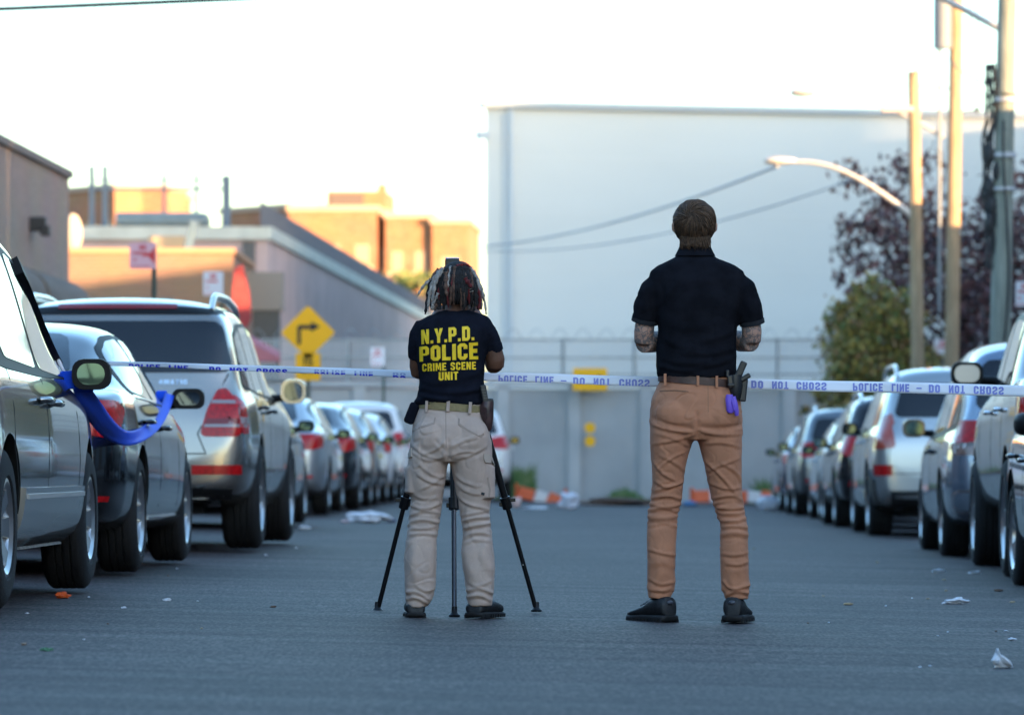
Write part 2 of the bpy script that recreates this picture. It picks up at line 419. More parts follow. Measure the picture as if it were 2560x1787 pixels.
# ------------------------------------------------------------------ buildings
BR_TAN = brick_mat('brick_tan', (.30, .215, .185), (.25, .18, .155), (.30, .27, .25))
BR_RED = brick_mat('brick_red', (.46, .21, .11), (.36, .155, .08), (.42, .28, .18), bw=.4, bh=.14)
BR_ORG = brick_mat('brick_orange', (.36, .19, .115), (.30, .16, .095), (.31, .25, .2))
PINK = mat('pink_paint', (.56, .40, .375), .85, var=.10, scale=.8, bump=.2, bscale=8)
CREAM = mat('cream_coping', (.62, .60, .52), .8, var=.1, scale=2)
GLASSD = mat('window_glass', (.03, .035, .04), .08, spec=.8)
DARK = mat('dark_metal', (.03, .03, .033), .5, metal=.3)
BROWN = mat('awning_brown', (.115, .095, .08), .8, var=.25, scale=3)
WHITEP = mat('white_door_paint', (.62, .62, .60), .7, var=.08, scale=2)
GREYM = mat('grey_galvanised', (.32, .34, .36), .5, metal=.6, var=.15, scale=6)

def bld_left():
    b = tag(empty('brick_building', (-7.25, 72, 0)), 'tan brick low building with brown awnings along the left pavement', 'building')
    ang = 0.029
    def W(s, q, z): return Vector((-q - ang * s, -s, z))     # s metres back from the corner, q metres behind the face
    mb = MB()
    mb.loft([[W(0, 0, -.1), W(0, 0, 5.35), W(0, 12, 5.35), W(0, 12, -.1)], [W(130, 0, -.1), W(130, 0, 5.35), W(130, 12, 5.35), W(130, 12, -.1)]])
    mb.build('wall', BR_TAN, b)
    mb = MB(); mb.loft([[W(-.06, -.07, 5.35), W(-.06, -.07, 5.47), W(-.06, .35, 5.47), W(-.06, .35, 5.35)], [W(130, -.07, 5.35), W(130, -.07, 5.47), W(130, .35, 5.47), W(130, .35, 5.35)]])
    mb.build('coping', mat('coping_dark', (.16, .13, .12), .8), b)
    # barrel awnings
    for i, (s0, s1) in enumerate(((1.2, 6.3), (6.7, 16.5), (17, 27))):
        rings = []
        for s in (s0, s1):
            rings.append([W(s, 0.0, 3.0)] + [W(s, -.56 * math.sin(R(a)), 3.12 + .52 * math.cos(R(a))) for a in range(0, 91, 15)][::-1] + [W(s, 0, 3.64)])
        MB().loft(rings).build('awning', BROWN, b, smooth=40)
    for i, (s0, s1) in enumerate(((1.6, 5.9), (7.2, 16), (17.5, 26.5), (34, 42), (50, 60))):
        mb = MB(); mb.loft([[W(s, -.02, .15), W(s, -.02, 2.98), W(s, .1, 2.98), W(s, .1, .15)] for s in (s0, s1)])
        mb.build('shopfront', mat('shop_dark', (.035, .03, .03), .3), b)
    mb = MB(); c = W(4.6, -.12, 4.35); mb.box(c, (.26, .2, .22)); mb.box(c + Vector((.12, 0, -.1)), (.14, .3, .16)); mb.box(c + Vector((-.1, 0, .05)), (.12, .08, .06))
    mb.build('wall_lamp', DARK, b, bevel=.02)
bld_left()

def bld_orange():
    b = tag(empty('garage_building', (-7.6, 89, 0)), 'low orange brick garage with a white roller door', 'building')
    MB().span(-2.2, 1.95, 0, 7, -.1, 4.95).build('wall', BR_ORG, b)
    MB().span(-2.25, 2.0, -.05, 7.05, 4.95, 5.05).build('coping', mat('coping_orange', (.45, .25, .14), .8), b)
    d = MB().span(-1.25, .55, -.03, .1, .1, 3.55).build('garage_door', WHITEP, b)
    MB().span(-1.45, .75, -.06, .1, 3.58, 4.05).build('lintel', mat('lintel_grey', (.16, .15, .14), .8), b)
    mb = MB()
    for k in range(6): mb.span(-1.25, .55, -.045, -.03, .6 + k * .5, .62 + k * .5)
    mb.build('door_seams', mat('seam_grey', (.3, .3, .3), .8), b)
bld_orange()
def bld_dark():
    b = tag(empty('gate_pier', (-5.15, 92, 0)), 'narrow dark pier right of the orange brick garage', 'pier')
    MB().span(-.28, .28, 0, .6, -.1, 3.9).build('shaft', mat('dark_pier', (.10, .10, .095), .85, var=.2), b)
    MB().span(-.36, .36, -.05, .7, 3.9, 4.7).build('cap', mat('pier_cap', (.28, .25, .22), .85), b)
bld_dark()
def bld_pink():
    b = tag(empty('pink_building', (-6.1, 110, 0)), 'pale pink building with cream coping whose long side wall runs into the distance', 'building')
    ang = 2.65 / 62
    def W(s, q, z): return Vector((-q + ang * s, s, z))
    MB().loft([[W(s, 0, -.1), W(s, 0, 6.3), (-5.6, s, 6.3), (-5.6, s, -.1)] for s in (0, 100)]).build('wall', PINK, b)
    mb = MB(); mb.loft([[W(s, -.10, 6.3), W(s, -.10, 6.62), W(s, .3, 6.62), W(s, .3, 6.3)] for s in (-.1, 100)]); mb.span(-5.6, -.3, -.12, .3, 6.3, 6.62)
    mb.build('coping', CREAM, b)
    MB().span(-.62, -.32, -.08, .02, 0, 6.25).build('pilaster', mat('pilaster_dark', (.13, .12, .115), .85), b)
    # dark slatted screen along the roof edge
    mb = MB()
    for k in range(0, 140):
        s = k * .69; p = W(s, .16, 0); mb.box((p.x, p.y, 6.93), (.05, .34, .62))
    mb.build('roof_screen', mat('screen_dark', (.17, .155, .165), .8), b)
    # small rooftop hut
    MB().span(-4.6, -3.0, 2, 5, 6.62, 6.75).build('roof_kerb', CREAM, b)
bld_pink()
def tower(name, loc, rz, label, wings, m):
    b = tag(empty(name, loc, rz), label, 'apartment block', 'brick apartment blocks in the distance')
    for (x0, x1, y0, y1, h, fl, cols, wside) in wings:
        MB().span(x0, x1, y0, y1, 0, h).build('wall', m, b)
        MB().span(x0 - .15, x1 + .15, y0 - .15, y1 + .15, h, h + .35).build('coping', mat('tower_coping', (.45, .33, .25), .8), b)
        wx = (x1 - x0) / cols; fh = 2.9; WG = mat('tower_glass', (.42, .30, .20), .35, spec=.3); WS_ = mat('sill_pale', (.66, .50, .34), .8)
        for f in range(fl):
            z = h - 1.4 - (f + 1) * fh + .9
            if z < 4: break
            for c in range(cols):
                xc = x0 + (c + .5) * wx; ww = min(1.2, wx * .5)
                wo = MB().span(xc - ww / 2, xc + ww / 2, y0 - .04, y0 + .1, z, z + 1.3).build('window', WG, b)
                MB().span(xc - ww / 2 - .2, xc + ww / 2 + .2, y0 - .10, y0 - .045, z - .3, z - .05).build('window_sill', WS_, wo)
    return b
tower('apartment_block', (-22.5, 298, 0), R(-4), 'small sunlit brick block behind the rooftop tank, seen past the tan building',
      [(-4.2, -.95, 0, 12, 19.3, 6, 3, False)], BR_RED)
tower('apartment_block', (-30.4, 301, 0), R(-50), 'farthest left shaded brick wing joined to the small sunlit block',
      [(0, 5.6, 0, 6, 19.3, 6, 3, False)], BR_RED)
t2 = tower('apartment_block', (-14.1, 280, 0), R(-3), 'long sunlit orange brick block with a rooftop penthouse beside the white warehouse',
      [(0.0, 5.6, -1, 12, 16.75, 5, 3, False), (5.65, 6.1, .6, 12, 16.6, 1, 1, False), (6.15, 9.1, -1, 12, 16.3, 5, 2, False), (9.15, 11.45, -1.6, 10, 15.9, 5, 1, False)], BR_RED)
t2b = MB().span(2.25, 6.0, 1, 8, 16.95, 18.15); t2b.span(5.4, 5.9, 2, 3, 18.15, 18.65)
t2b.build('penthouse', BR_RED, t2); MB().span(2.4, 4.6, .9, 1.02, 17.15, 18.0).build('louvre', mat('louvre', (.12, .09, .08), .7), t2)
tower('apartment_block', (-18.9, 286, 0), R(-50), 'shaded wing of brick apartments left of the sunlit orange block',
      [(0, 7.4, 0, 6, 17.0, 5, 4, False)], BR_RED)

def warehouse():
    b = tag(empty('warehouse', (-.66, 112, 0), R(14)), 'huge plain white warehouse wall filling the right background', 'building')
    WH = mat('white_wall', (.66, .68, .66), .8, var=.045, scale=.35, bump=.15, bscale=3, stretch=(.25, 1, 1.0))
    rt = lambda x, y: Matrix.Rotation(R(-14), 3, 'Z') @ Vector((x, y, 0))
    q = [(0, 0), (32, 0)] + [tuple((rt(x, y))[:2]) for x, y in ((34, 45), (1.6, 45))]
    MB().loft([[(x, y, -.1) for x, y in q], [(x, y, 9.75) for x, y in q]]).build('wall', WH, b)
    MB().span(-.1, 32.1, -.12, .3, 9.75, 9.92).build('coping', mat('coping_blue', (.42, .47, .50), .6), b)
    mb = MB(); mb.cyl((.62, -.1, 4.9), .075, 9.6, 12); mb.span(.42, .55, -.06, 0.02, 0, 9.6)
    for z in (1, 3, 5, 7, 9): mb.span(.5, .74, -.12, 0, z, z + .06)
    mb.build('downpipe', mat('pipe_blue', (.56, .61, .64), .6), b, smooth=40)
    mb = MB(); mb.box((-.12, -.05, 9.05), (.3, .25, .2)); mb.build('spout', mat('pipe_blue', (.3, .35, .4), .6), b)
    mb = MB()
    for k in range(1, 7): mb.span(0.8, 32, -.010, .01, k * 1.42, k * 1.42 + .012)
    mb.build('joint_lines', mat('joint_grey', (.72, .735, .735), .8), b)
    mb = MB(); mb.box((13.5, -.06, 6.2), (.5, .12, .35)); mb.build('wall_vent', mat('vent_grey', (.45, .47, .48), .6), b)
warehouse()
def casters():
    # added unseen shade blocks; the sun-aligned gap between them lights the near pole
    LN = lambda x: 52 - (x - 5.8)
    for poly, lb in (([(17, -50), (20, -50), (20, LN(20) - .13), (17, LN(17) - .13)], 'unseen block added to shade the left wall, near side of the sun gap'),
                     ([(17, LN(17) + .13), (20, LN(20) + .13), (20, 52), (17, 52)], 'unseen block added to shade the left wall, far side of the sun gap')):
        b = tag(empty('shade_block', (0, 0, 0)), lb, 'building')
        MB().loft([[(x, y, z) for x, y in poly] for z in (5.2, 9.2)]).build('wall', brick_mat('brick_row', (.34, .2, .15), (.28, .17, .13), (.3, .26, .22)), b)
    S1 = brick_mat('brick_row', (.34, .2, .15), (.28, .17, .13), (.3, .26, .22))
    for (x0, x1, y0, y1, h, lb) in ((9.6, 20, -60, -12.1, 5.6, 'brick workshop at the start of the street, right side'),
                                    (9.5, 20, -12, 26, 5.35, 'brick workshop with grey shutters on the right side'),
                                    (9.5, 20, 26.1, 66, 5.3, 'long low brick workshop beside the right pavement'),
                                    (20.1, 26, 63.5, 70, 10, 'unseen block behind the workshops, added to shade the trees'),  # added out of view to keep the sun off the trees
                                    (20.1, 22, 59.7, 63.3, 7.9, 'unseen block behind the long workshop, added to shade the end fence and garage'),  # added out of view to shade the end fence and lower garage wall
                                    (25, 28.5, 72, 93.5, 13, 'tall unseen block on the right past the corner, added to shade the warehouse'),  # added out of view to keep the warehouse wall in shade
                                    (25, 28.5, 93.6, 118, 11, 'lower unseen block added to let some sun onto the warehouse top')):  # added out of view, kept lower so sun reaches the warehouse top
        b = tag(empty('unseen_block', ((x0 + x1) / 2, (y0 + y1) / 2, 0)), lb, 'building')
        hx, hy = (x1 - x0) / 2, (y1 - y0) / 2
        MB().span(-hx, hx, -hy, hy, -.1, h).build('wall', S1, b)
        mb = MB(); n = int((y1 - y0) / 6)
        for k in range(n):
            y = -hy + (k + .5) * (y1 - y0) / n; mb.span(-hx - .05, -hx + .05, y - 1.8, y + 1.8, .15, 3.2)
        mb.build('shutters', mat('shutter_grey', (.35, .36, .37), .5, metal=.3), b)
        if h == 11:      # added slats, thinning out, that soften the sun on the warehouse wall
            mb = MB(); y = -hy; k = 0
            while y < hy:
                w = .215 - .15 * min(1, (y + hy) / 15); mb.span(-hx, -hx + .05, y, y + w, h, 13.3); y += .22
            mb.build('shade_slats', mat('shutter_grey', (.35, .36, .37), .5, metal=.3), b)
casters()

# ------------------------------------------------------------------ grey end wall with mesh fence
def endwall():
    b = tag(empty('end_wall', (-6, 86, 0)), 'grey concrete wall topped by wire fencing closing the street end', 'wall')
    CW = mat('concrete_grey', (.36, .37, .375), .9, var=.13, scale=.7, bump=.3, bscale=14)
    MB().span(0, 32, 0, .22, -.3, 2.15).build('panels', CW, b)
    mb = MB()
    for k in range(23): mb.span(.1 + k * 1.4, .34 + k * 1.4, -.07, -.003, -.3, 2.2)
    mb.build('pilasters', mat('concrete_pale', (.43, .44, .445), .9, var=.1, scale=1), b)
    MB().span(-.02, 32.05, -.1, .3, 2.2, 2.3).build('coping', mat('concrete_pale', (.36, .39, .40), .9), b)
    mb = MB()
    for k in range(24): mb.cyl((k * 1.4, .1, 2.7), .03, .9, 6)
    for z in (2.42, 2.75, 3.1): mb.span(0, 32, .09, .115, z, z + .035)
    mb.build('fence_posts', GREYM, b)
    mb = MB()
    for k in range(320): mb.span(k * .1, k * .1 + .045, .12, .13, 2.35, 3.1)
    mb.build('fence_slats', mat('slat_grey', (.50, .52, .53), .7), b)
    pts = []; 
    for k in range(0, 32 * 24):
        t = k / 24.0; a = t * 2 * math.pi * 2.2; pts.append((t, .1 + .11 * math.cos(a), 3.22 + .11 * math.sin(a)))
    MB().tube(pts, .007, 4).build('razor_wire', GREYM, b)
endwall()

# ------------------------------------------------------------------ utility poles and street lamps
WOODG = mat('pole_wood_grey', (.26, .27, .225), .85, var=.25, scale=6, stretch=(6, 6, .4), bump=.5, bscale=30)
WOODB = mat('pole_wood_brown', (.36, .25, .15), .85, var=.25, scale=6, stretch=(6, 6, .4), bump=.5, bscale=30)
ALU = mat('lamp_aluminium', (.55, .52, .48), .45, metal=.5)
CABLE = mat('cable_black', (.02, .02, .022), .6)
def arm(b, base, reach, rise, head=True, r=.035):
    """curved bracket arm going left (-x) from base"""
    bx, by, bz = base; pts = []
    for k in range(13):
        t = k / 12; pts.append((bx - reach * t, by, bz + rise * math.sin(t * math.pi / 2 * 1.05)))
    MB().tube(pts, [r * (1 - .35 * k / 12) for k in range(13)], 8).build('bracket_arm', ALU, b, smooth=40)
    if head:
        e = pts[-1]; mb = MB()
        mb.loft([[(e[0] + .02 - .5 * t, e[1] + w * math.cos(a), e[2] + .02 + hgt * math.sin(a)) for a in [R(q) for q in range(0, 360, 30)]]
                 for t, w, hgt in ((0, .04, .04), (.25, .09, .06), (.6, .13, .075), (.9, .11, .06), (1.0, .05, .03))])
        mb.build('lamp_head', ALU, b, smooth=50)
def pole(name, d, pxb, pxt, rb, rt, ztop, m, label, cat='utility pole'):
    xb = PX(pxb, d); xt = PX(pxt, d)
    b = tag(empty(name, (xb, d, gz(xb) + .1)), label, cat)
    mb = MB(); pts = []; rr = []
    for k in range(9):
        t = k / 8; z = t * ztop; pts.append(((xt - xb) * t, 0, z)); rr.append(rb + (rt - rb) * t)
    mb.tube(pts, rr, 14); mb.build('shaft', m, b, smooth=60)
    return b
# near pole
p1 = pole('utility_pole', 52, 2492, 2522, .135, .105, 7.2, WOODG, 'thick weathered grey pole wrapped with cables, nearest on the right pavement')
x0 = 0.02
def lean(z): return (PX(2522, 52) - PX(2492, 52)) * z / 7.2
for z, w in ((5.0, .05), (4.35, .055), (3.95, .04)):
    mb = MB(); mb.lathe([(.135, -w / 2), (.15, -w / 2), (.15, w / 2), (.135, w / 2)], (lean(z), 0, z), axis='z', n=20, close=True); mb.build('metal_strap', mat('strap_pale', (.5, .5, .52), .5), p1, smooth=40)
mb = MB(); r3 = random.Random(4)
for k in range(9):
    x = lean(4) - .12 - r3.random() * .05; y = -.06 + r3.random() * .05; pts = []
    for q in range(12):
        z = 3.0 + q * .22; pts.append((x + .05 * math.sin(q * .9 + k) - (.06 if 3 < q < 8 else 0), y + .03 * math.cos(q + k), z))
    mb.tube(pts, .013, 5)
for k in range(5): mb.ell((lean(4) - .17 + .03 * k * (k % 2), -.05, 3.55 + .2 * k), (.06, .06, .13))
mb.build('cable_bundle', CABLE, p1, smooth=60)
mb = MB(); pts = [(lean(2 + q * .25) + .02 + .05 * math.sin(q * .45), -.14, 2 + q * .25) for q in range(12)]; mb.tube(pts, .014, 5)
mb.build('conduit', CABLE, p1, smooth=60)
arm(p1, (lean(5.8) - .1, 0, 5.85), 3.0, 1.0, True, .04)
# transformer pole
p2 = pole('utility_pole', 72, 2374, 2394, .125, .105, 9.4, WOODB, 'brown pole with a grey transformer can, between the grey pole and the bare lamp pole')
mb = MB(); mb.cyl((-.14, -.30, 7.95), .15, .95, 18); mb.cyl((-.14, -.30, 8.45), .13, .06, 18); mb.box((-.05, -.14, 8.0), (.1, .12, .5)); mb.build('transformer_can', mat('can_grey', (.17, .19, .22), .6), p2, smooth=40)
mb = MB(); mb.cyl((-.17, -.06, 5.5), .03, 4.6, 8); mb.build('riser_pipe', mat('riser_grey', (.2, .22, .24), .6), p2, smooth=40)
mb = MB()
for dx in (-.55, .45): mb.tube([(dx, 0, 6.9 + .2 * (dx > 0) * -2), (dx, 0, 8.2)], .012, 5); mb.tube([(dx, 0, 6.9 - .4 * (dx > 0)), (0, 0, 6.85 - .4 * (dx > 0))], .012, 5); mb.ell((dx, 0, 6.9 - .4 * (dx > 0)), (.04, .04, .05))
mb.tube([(dx - .1, 0, 6.55), (dx - .1, 0, 8.2)], .012, 5)
mb.build('fuse_brackets', CABLE, p2)
arm(p2, (-.08, 0, 6.05), 2.05, .72, True)
# lit lamp pole
p3 = pole('lamp_pole', 70, 2300, 2284, .11, .095, 6.95, WOODB, 'sunlit wooden pole with a long curved lamp arm in front of the white warehouse', 'street lamp')
arm(p3, (-.05, 0, 4.6), 1.95, .92, True, .05)
mb = MB(); mb.box((-.36, 0, 6.35), (.52, .2, .1)); mb.box((-.1, 0, 6.3), (.25, .04, .04)); mb.build('flood_lamp', mat('flood_grey', (.42, .36, .36), .6), p3, bevel=.02)
def wire(name, a, b_, sag, r, label, m=CABLE, n=24):
    a = Vector(a); b_ = Vector(b_); pts = []
    for k in range(n + 1):
        t = k / n; p = a.lerp(b_, t); p.z -= sag * 4 * t * (1 - t); pts.append(p)
    o = MB().tube(pts, r, 6).build(name, m, None, smooth=60); tag(o, label, 'cable'); return o
CG = mat('cable_grey', (.40, .41, .43), .6)
wire('overhead_cable', P(1210, 616, 100), P(1945, 415, 70), .22, .024, 'thick overhead cable rising to the curved street lamp', CG)
wire('overhead_cable', P(1210, 628, 100), P(2160, 440, 70), .35, .016, 'thin overhead cable just below the thick one across the warehouse', CG)
wire('overhead_cable', P(-60, 22, 45) + (P(-60, 22, 45) - P(760, -14, 45)) * 1.0, P(760, -14, 45) + (P(760, -14, 45) - P(-60, 22, 45)) * 2.0, .02, .026, 'dark overhead cable crossing the top left corner', CABLE)
wire('overhead_cable', P(-1700, 100, 75), P(330, 127, 75), .03, .012, 'faint thin cable in the upper left sky', CG)
wire('overhead_cable', P(2372, 148, 72), P(2520, 215, 52), .12, .012, 'slack wire between the transformer pole and the grey pole', CABLE)
wire('overhead_cable', P(2500, 232, 52), P(2620, 222, 50), .05, .012, 'wire leaving the grey pole to the right', CABLE)

# rooftop frame, tank (stand on the pink building)
b = tag(empty('roof_frame', (-9.6, 113, 6.6)), 'steel post frame standing on the pink building roof', 'steel frame')
mb = MB()
for dx in (-1.26, -.92): mb.span(dx, dx + .12, 0, .15, 0, 1.75)
for dx in (.62, 1.45): mb.span(dx, dx + .08, 0, .1, 0, 1.75)
mb.span(2.16, 2.36, 0, .2, 0, 1.5); mb.build('posts', mat('steel_blue', (.16, .19, .23), .6, metal=.3), b)
MB().span(-1.26, 2.3, .03, .1, 1.12, 1.19).span(-1.26, 2.3, .03, .1, 1.36, 1.40).build('top_rail', mat('steel_blue', (.16, .19, .23), .6), b)
b = tag(empty('roof_tank', (-8.85, 112, 6.55)), 'grey green duct tank on the pink building roof', 'tank')
mb = MB(); mb.loft([[(x, .5 * math.cos(R(a)) * s_, .27 + .27 * math.sin(R(a)) * s_) for a in range(0, 360, 30)] for x, s_ in ((-1.2, 1), (.95, 1), (1.08, .9), (1.15, .6))])
mb.build('shell', mat('duct_green', (.20, .23, .22), .7, var=.1, scale=2), b, smooth=40)
MB().span(-.9, -.7, -.2, .2, 0, .2).span(.6, .8, -.2, .2, 0, .2).build('feet', DARK, b)
o = MB().span(-.4, .35, 0, .5, -.3, .08).build('roof_box', mat('sun_cream', (.6, .42, .25), .8), None, bevel=.03); o.location = P(410, 603, 90) ; tag(o, 'small tan roof box above the orange brick garage', 'roof unit'); o.location.y = 91; o.location.z = 5.33
o = MB().ell((0, 0, 0), (.2, .16, .42)).build('roof_ball', mat('roof_ball_pale', (.5, .42, .32), .7), None, smooth=180); o.location = (PX(176, 90), 90.5, 5.42); tag(o, 'pale rounded vent hood on the garage roof edge', 'vent')
o = MB().box((0, 0, 0), (.18, .06, .62), Matrix.Rotation(R(14), 3, 'Y')).build('roof_flag', mat('flag_blue', (.10, .16, .22), .8), None, bevel=.02); o.location = (PX(478, 90), 90, 5.36); tag(o, 'narrow blue board leaning on the garage roof', 'board')

# red flag and red awning at the corner
o = MB(); o.loft([[(-.1, 0, .55), (.02, .05, .62), (.04, 0, .6)], [(-.14, 0, .2), (.1, .05, .25), (.16, 0, .1)], [(-.17, 0, -.3), (.12, .07, -.3), (.2, 0, -.35)], [(-.1, 0, -.5), (.05, .05, -.55), (.15, 0, -.5)]])
o = o.build('red_banner', mat('banner_red', (.30, .04, .04), .8, var=.2, scale=6), None, smooth=50); o.location = P(601, 745, 80); tag(o, 'small red banner hanging beside the pink building', 'banner')
a = tag(empty('red_awning', P(640, 862, 80)), 'faded red sloping awning left of the yellow turn sign', 'awning')
MB().loft([[(-.75, 0, .42), (-.7, .8, .5), (-.7, .8, .4)], [(.4, 0, -.22), (.4, .8, -.1), (.4, .8, -.3)]]).loft([[(-.75, 0, .42), (.42, 0, -.24), (.42, 0, -.3), (-.75, 0, -.3)], [(-.75, .6, .42), (.42, .6, -.24), (.42, .6, -.3), (-.75, .6, -.3)]]).build('canvas', mat('awning_red', (.42, .15, .17), .85, var=.1, scale=3), a)
mb = MB()
for x in (-.7, .38): mb.cyl((x, .3, -1.25), .03, 2.0, 8)
mb.build('frame', GREYM, a)
o = tag(empty('market_stall', (PX(700, 80), 80, 1.35)), 'grey covered stand beside the red awning', 'stand')
MB().span(-.5, .3, 0, .5, -1.25, .85).build('cover', mat('cover_grey', (.34, .36, .37), .9, var=.15, scale=3), o, bevel=.08)
MB().span(-.55, .35, -.05, .55, .86, .9).build('lid', GREYM, o)

# ------------------------------------------------------------------ signs
GREENP = mat('sign_post_green', (.03, .06, .05), .6)
YEL = mat('sign_yellow', (.95, .47, .0), .6); BLK = mat('sign_black', (.012, .012, .012), .6)
def sign_flat(b, name, pts, m, th=.008, y=0.0):
    MB().loft([[(x, y + th, z) for x, z in pts], [(x, y, z) for x, z in pts]]).build(name, m, b)
def turn_sign():
    d = 70; b0 = P(770, 831, d); b = tag(empty('turn_sign', (b0.x, d, gz(b0.x))), 'yellow diamond warning sign with right turn arrow on a green post', 'road sign')
    cz = b0.z - gz(b0.x); h = .435
    MB().cyl((0, .04, (cz + .3) / 2), .032, cz + .3, 10).build('post', GREENP, b, smooth=40)
    r = rrect(0, 0, h * 1.414, h * 1.414, .04); r = [((x - z) * .7071, (x + z) * .7071 + cz) for x, z in r]
    sign_flat(b, 'diamond_panel', r, YEL)
    s = PX(1, d) - PX(0, d)
    def q(zx, zy): return ((zx - 695) / 5.34 * s, cz - (zy - 700) / 5.34 * s)
    ar = [q(552, 860), q(600, 860), q(600, 655), q(735, 655), q(735, 690), q(860, 622), q(735, 555), q(735, 600), q(575, 600), q(552, 625)]
    sign_flat(b, 'arrow', [ar[0], ar[1], ar[2], ar[8], ar[9]], BLK, .004, -.006); sign_flat(b, 'arrow', [ar[2], ar[3], ar[7], ar[8]], BLK, .004, -.006); sign_flat(b, 'arrow', [ar[4], ar[5], ar[6]], BLK, .004, -.006)
    r = rrect(0, cz + (831 - 917) * s, 62 * s, 68 * s, .02); sign_flat(b, 'speed_plaque', r, YEL)
    me = text_mesh([('15', 0, 0, .15, None, 1.5), ('M.P.H.', 0, -.12, .055, None, 1.5)])
    map_mesh(me, lambda x, y: Vector((x, -.006, y + cz + (831 - 915) * s)), 'plaque_lettering', mat('plaque_ink', (.10, .06, .0), .6), b)
turn_sign()
def parking_sign(px, py, d, w, h, label, red=True, arrow=True, rz=0.0, txt=True):
    c = P(px, py, d); b = tag(empty('parking_sign', (c.x, d, gz(c.x)), rz), label, 'parking sign')
    cz = c.z - gz(c.x)
    MB().cyl((w * .42, .03, (cz + h * .45) / 2), .027, cz + h * .45, 8).build('post', GREENP, b, smooth=40)
    WS = mat('sign_pink', (.72, .42, .48), .6) if arrow else mat('sign_white', (.72, .70, .74), .6); RS = mat('sign_red', (.60, .03, .04), .5)
    sign_flat(b, 'panel', rrect(0, cz, w, h, .02), WS)
    if arrow:
        sign_flat(b, 'red_arrow', [(w * .2, cz), (w * .46, cz + h * .34), (w * .46, cz - h * .34)], RS, .003, -.005)
        sign_flat(b, 'red_arrow', [(-w * .02, cz - h * .03), (w * .24, cz - h * .03), (w * .24, cz + h * .03), (-w * .02, cz + h * .03)], RS, .003, -.0055)
    if txt:
        me = text_mesh([('NO', 0, h * .22, h * .18, None, 1.5), ('PARKING', -w * .08, h * .04, h * .11, w * .62, 1.2), ('8AM', -w * .2, -h * .16, h * .10, w * .3, 1.2) if False else ('NO', -w * .3, -h * .2, h * .08, None, 1.2)])
        map_mesh(me, lambda x, y: Vector((x, -.004, y + cz)), 'red_lettering', RS, b)
        sign_flat(b, 'red_border', [(-w * .45, cz - h * .42), (w * .3, cz - h * .42), (w * .3, cz - h * .39), (-w * .45, cz - h * .39)], RS, .003, -.004)
parking_sign(357, 639, 50, .30, .30, 'red and white no parking sign with arrow, nearest on the left pavement')
parking_sign(533, 709, 62, .28, .34, 'pale parking sign farther along the left pavement by the garage', arrow=False)
parking_sign(944, 892, 80, .26, .34, 'small white sign on a green post right of the yellow turn sign', arrow=False)
parking_sign(2356, 872, 74, .28, .32, 'small white and red sign in front of the purple tree', arrow=False)
parking_sign(2562, 735, 52.6, .22, .30, 'parking sign cut by the right frame edge beside the grey pole', arrow=False)
def arrow_board():
    d = 85.5; c = P(1475, 948, d); b = tag(empty('arrow_board', (c.x, d, gz(c.x))), 'yellow rectangular double arrow board on the grey end wall', 'road sign')
    cz = c.z - gz(c.x); s = d / FPX
    for x in (-.2, .2): MB().box((x, .2, cz), (.04, .38, .04)).build('bracket', GREENP, b)
    sign_flat(b, 'panel', rrect(0, cz, 86 * s, 56 * s, .03), YEL)
    sign_flat(b, 'arrow', [(.06, cz + .03), (.16, cz + .03), (.16, cz + .1), (.27, cz), (.16, cz - .1), (.16, cz - .03), (.06, cz - .03)][:], BLK, .004, -.006)
    sign_flat(b, 'arrow', [(-.27, cz), (-.16, cz + .1), (-.16, cz - .1)], mat('sign_faded', (.55, .30, .0), .6), .004, -.006)
arrow_board()
def marker():
    d = 85.4; c = P(1475, 1086, d); b = tag(empty('object_marker', (c.x, d, gz(c.x))), 'two round yellow reflectors, one above the other, on the end wall', 'reflector')
    cz = c.z - gz(c.x)
    MB().box((0, .28, cz), (.03, .54, .03)).build('bracket', GREYM, b)
    for dz in (.13, -.13): MB().cyl((0, 0, cz + dz), .105, .02, 24, axis='y').build('reflector_disc', YEL, b)
marker()

# ------------------------------------------------------------------ trees and weeds
def tree(name, loc, limbs, blobs, leaf, m_leaf, m_bark, label, seed=1, cat='tree', group=None):
    b = tag(empty(name, loc), label, cat, group); r = random.Random(seed)
    mb = MB()
    for pts, r0, r1 in limbs:
        k = len(pts); mb.tube(pts, [r0 + (r1 - r0) * i / (k - 1) for i in range(k)], 7)
    mb.build('trunk', m_bark, b, smooth=60)
    vs = []; fs = []; mi = []
    for (c, rad, n) in blobs:
        cl = []
        for _ in range(max(3, n // 28)):
            while True:
                q = Vector((r.uniform(-1, 1), r.uniform(-1, 1), r.uniform(-1, 1)))
                if q.length < 1: break
            cl.append(q)
        for _ in range(n):
            q = r.choice(cl) + Vector((r.gauss(0, .16), r.gauss(0, .16), r.gauss(0, .16)))
            p = Vector(c) + Vector((q.x * rad[0], q.y * rad[1], q.z * rad[2]))
            s = leaf * r.uniform(.6, 1.4); e = Euler((r.uniform(0, 6.3), r.uniform(0, 6.3), r.uniform(0, 6.3))).to_matrix()
            i = len(vs)
            for a, c2 in ((-.5, 0), (0, -.32), (.5, 0), (0, .32)): vs.append(tuple(p + e @ Vector((a * s, c2 * s, 0))))
            fs.append((i, i + 1, i + 2, i + 3)); mi.append(r.randrange(len(m_leaf)))
    me = bpy.data.meshes.new('crown'); me.from_pydata(vs, [], fs)
    for m in m_leaf: me.materials.append(m)
    me.polygons.foreach_set('material_index', mi); me.update(); link('crown', me, b)
    return b
BARK = mat('bark', (.07, .055, .045), .9, var=.3, scale=10)
PUR = [mat('leaf_purple', (.085, .045, .055), .6), mat('leaf_maroon', (.13, .055, .055), .6), mat('leaf_dusk', (.09, .065, .075), .6)]
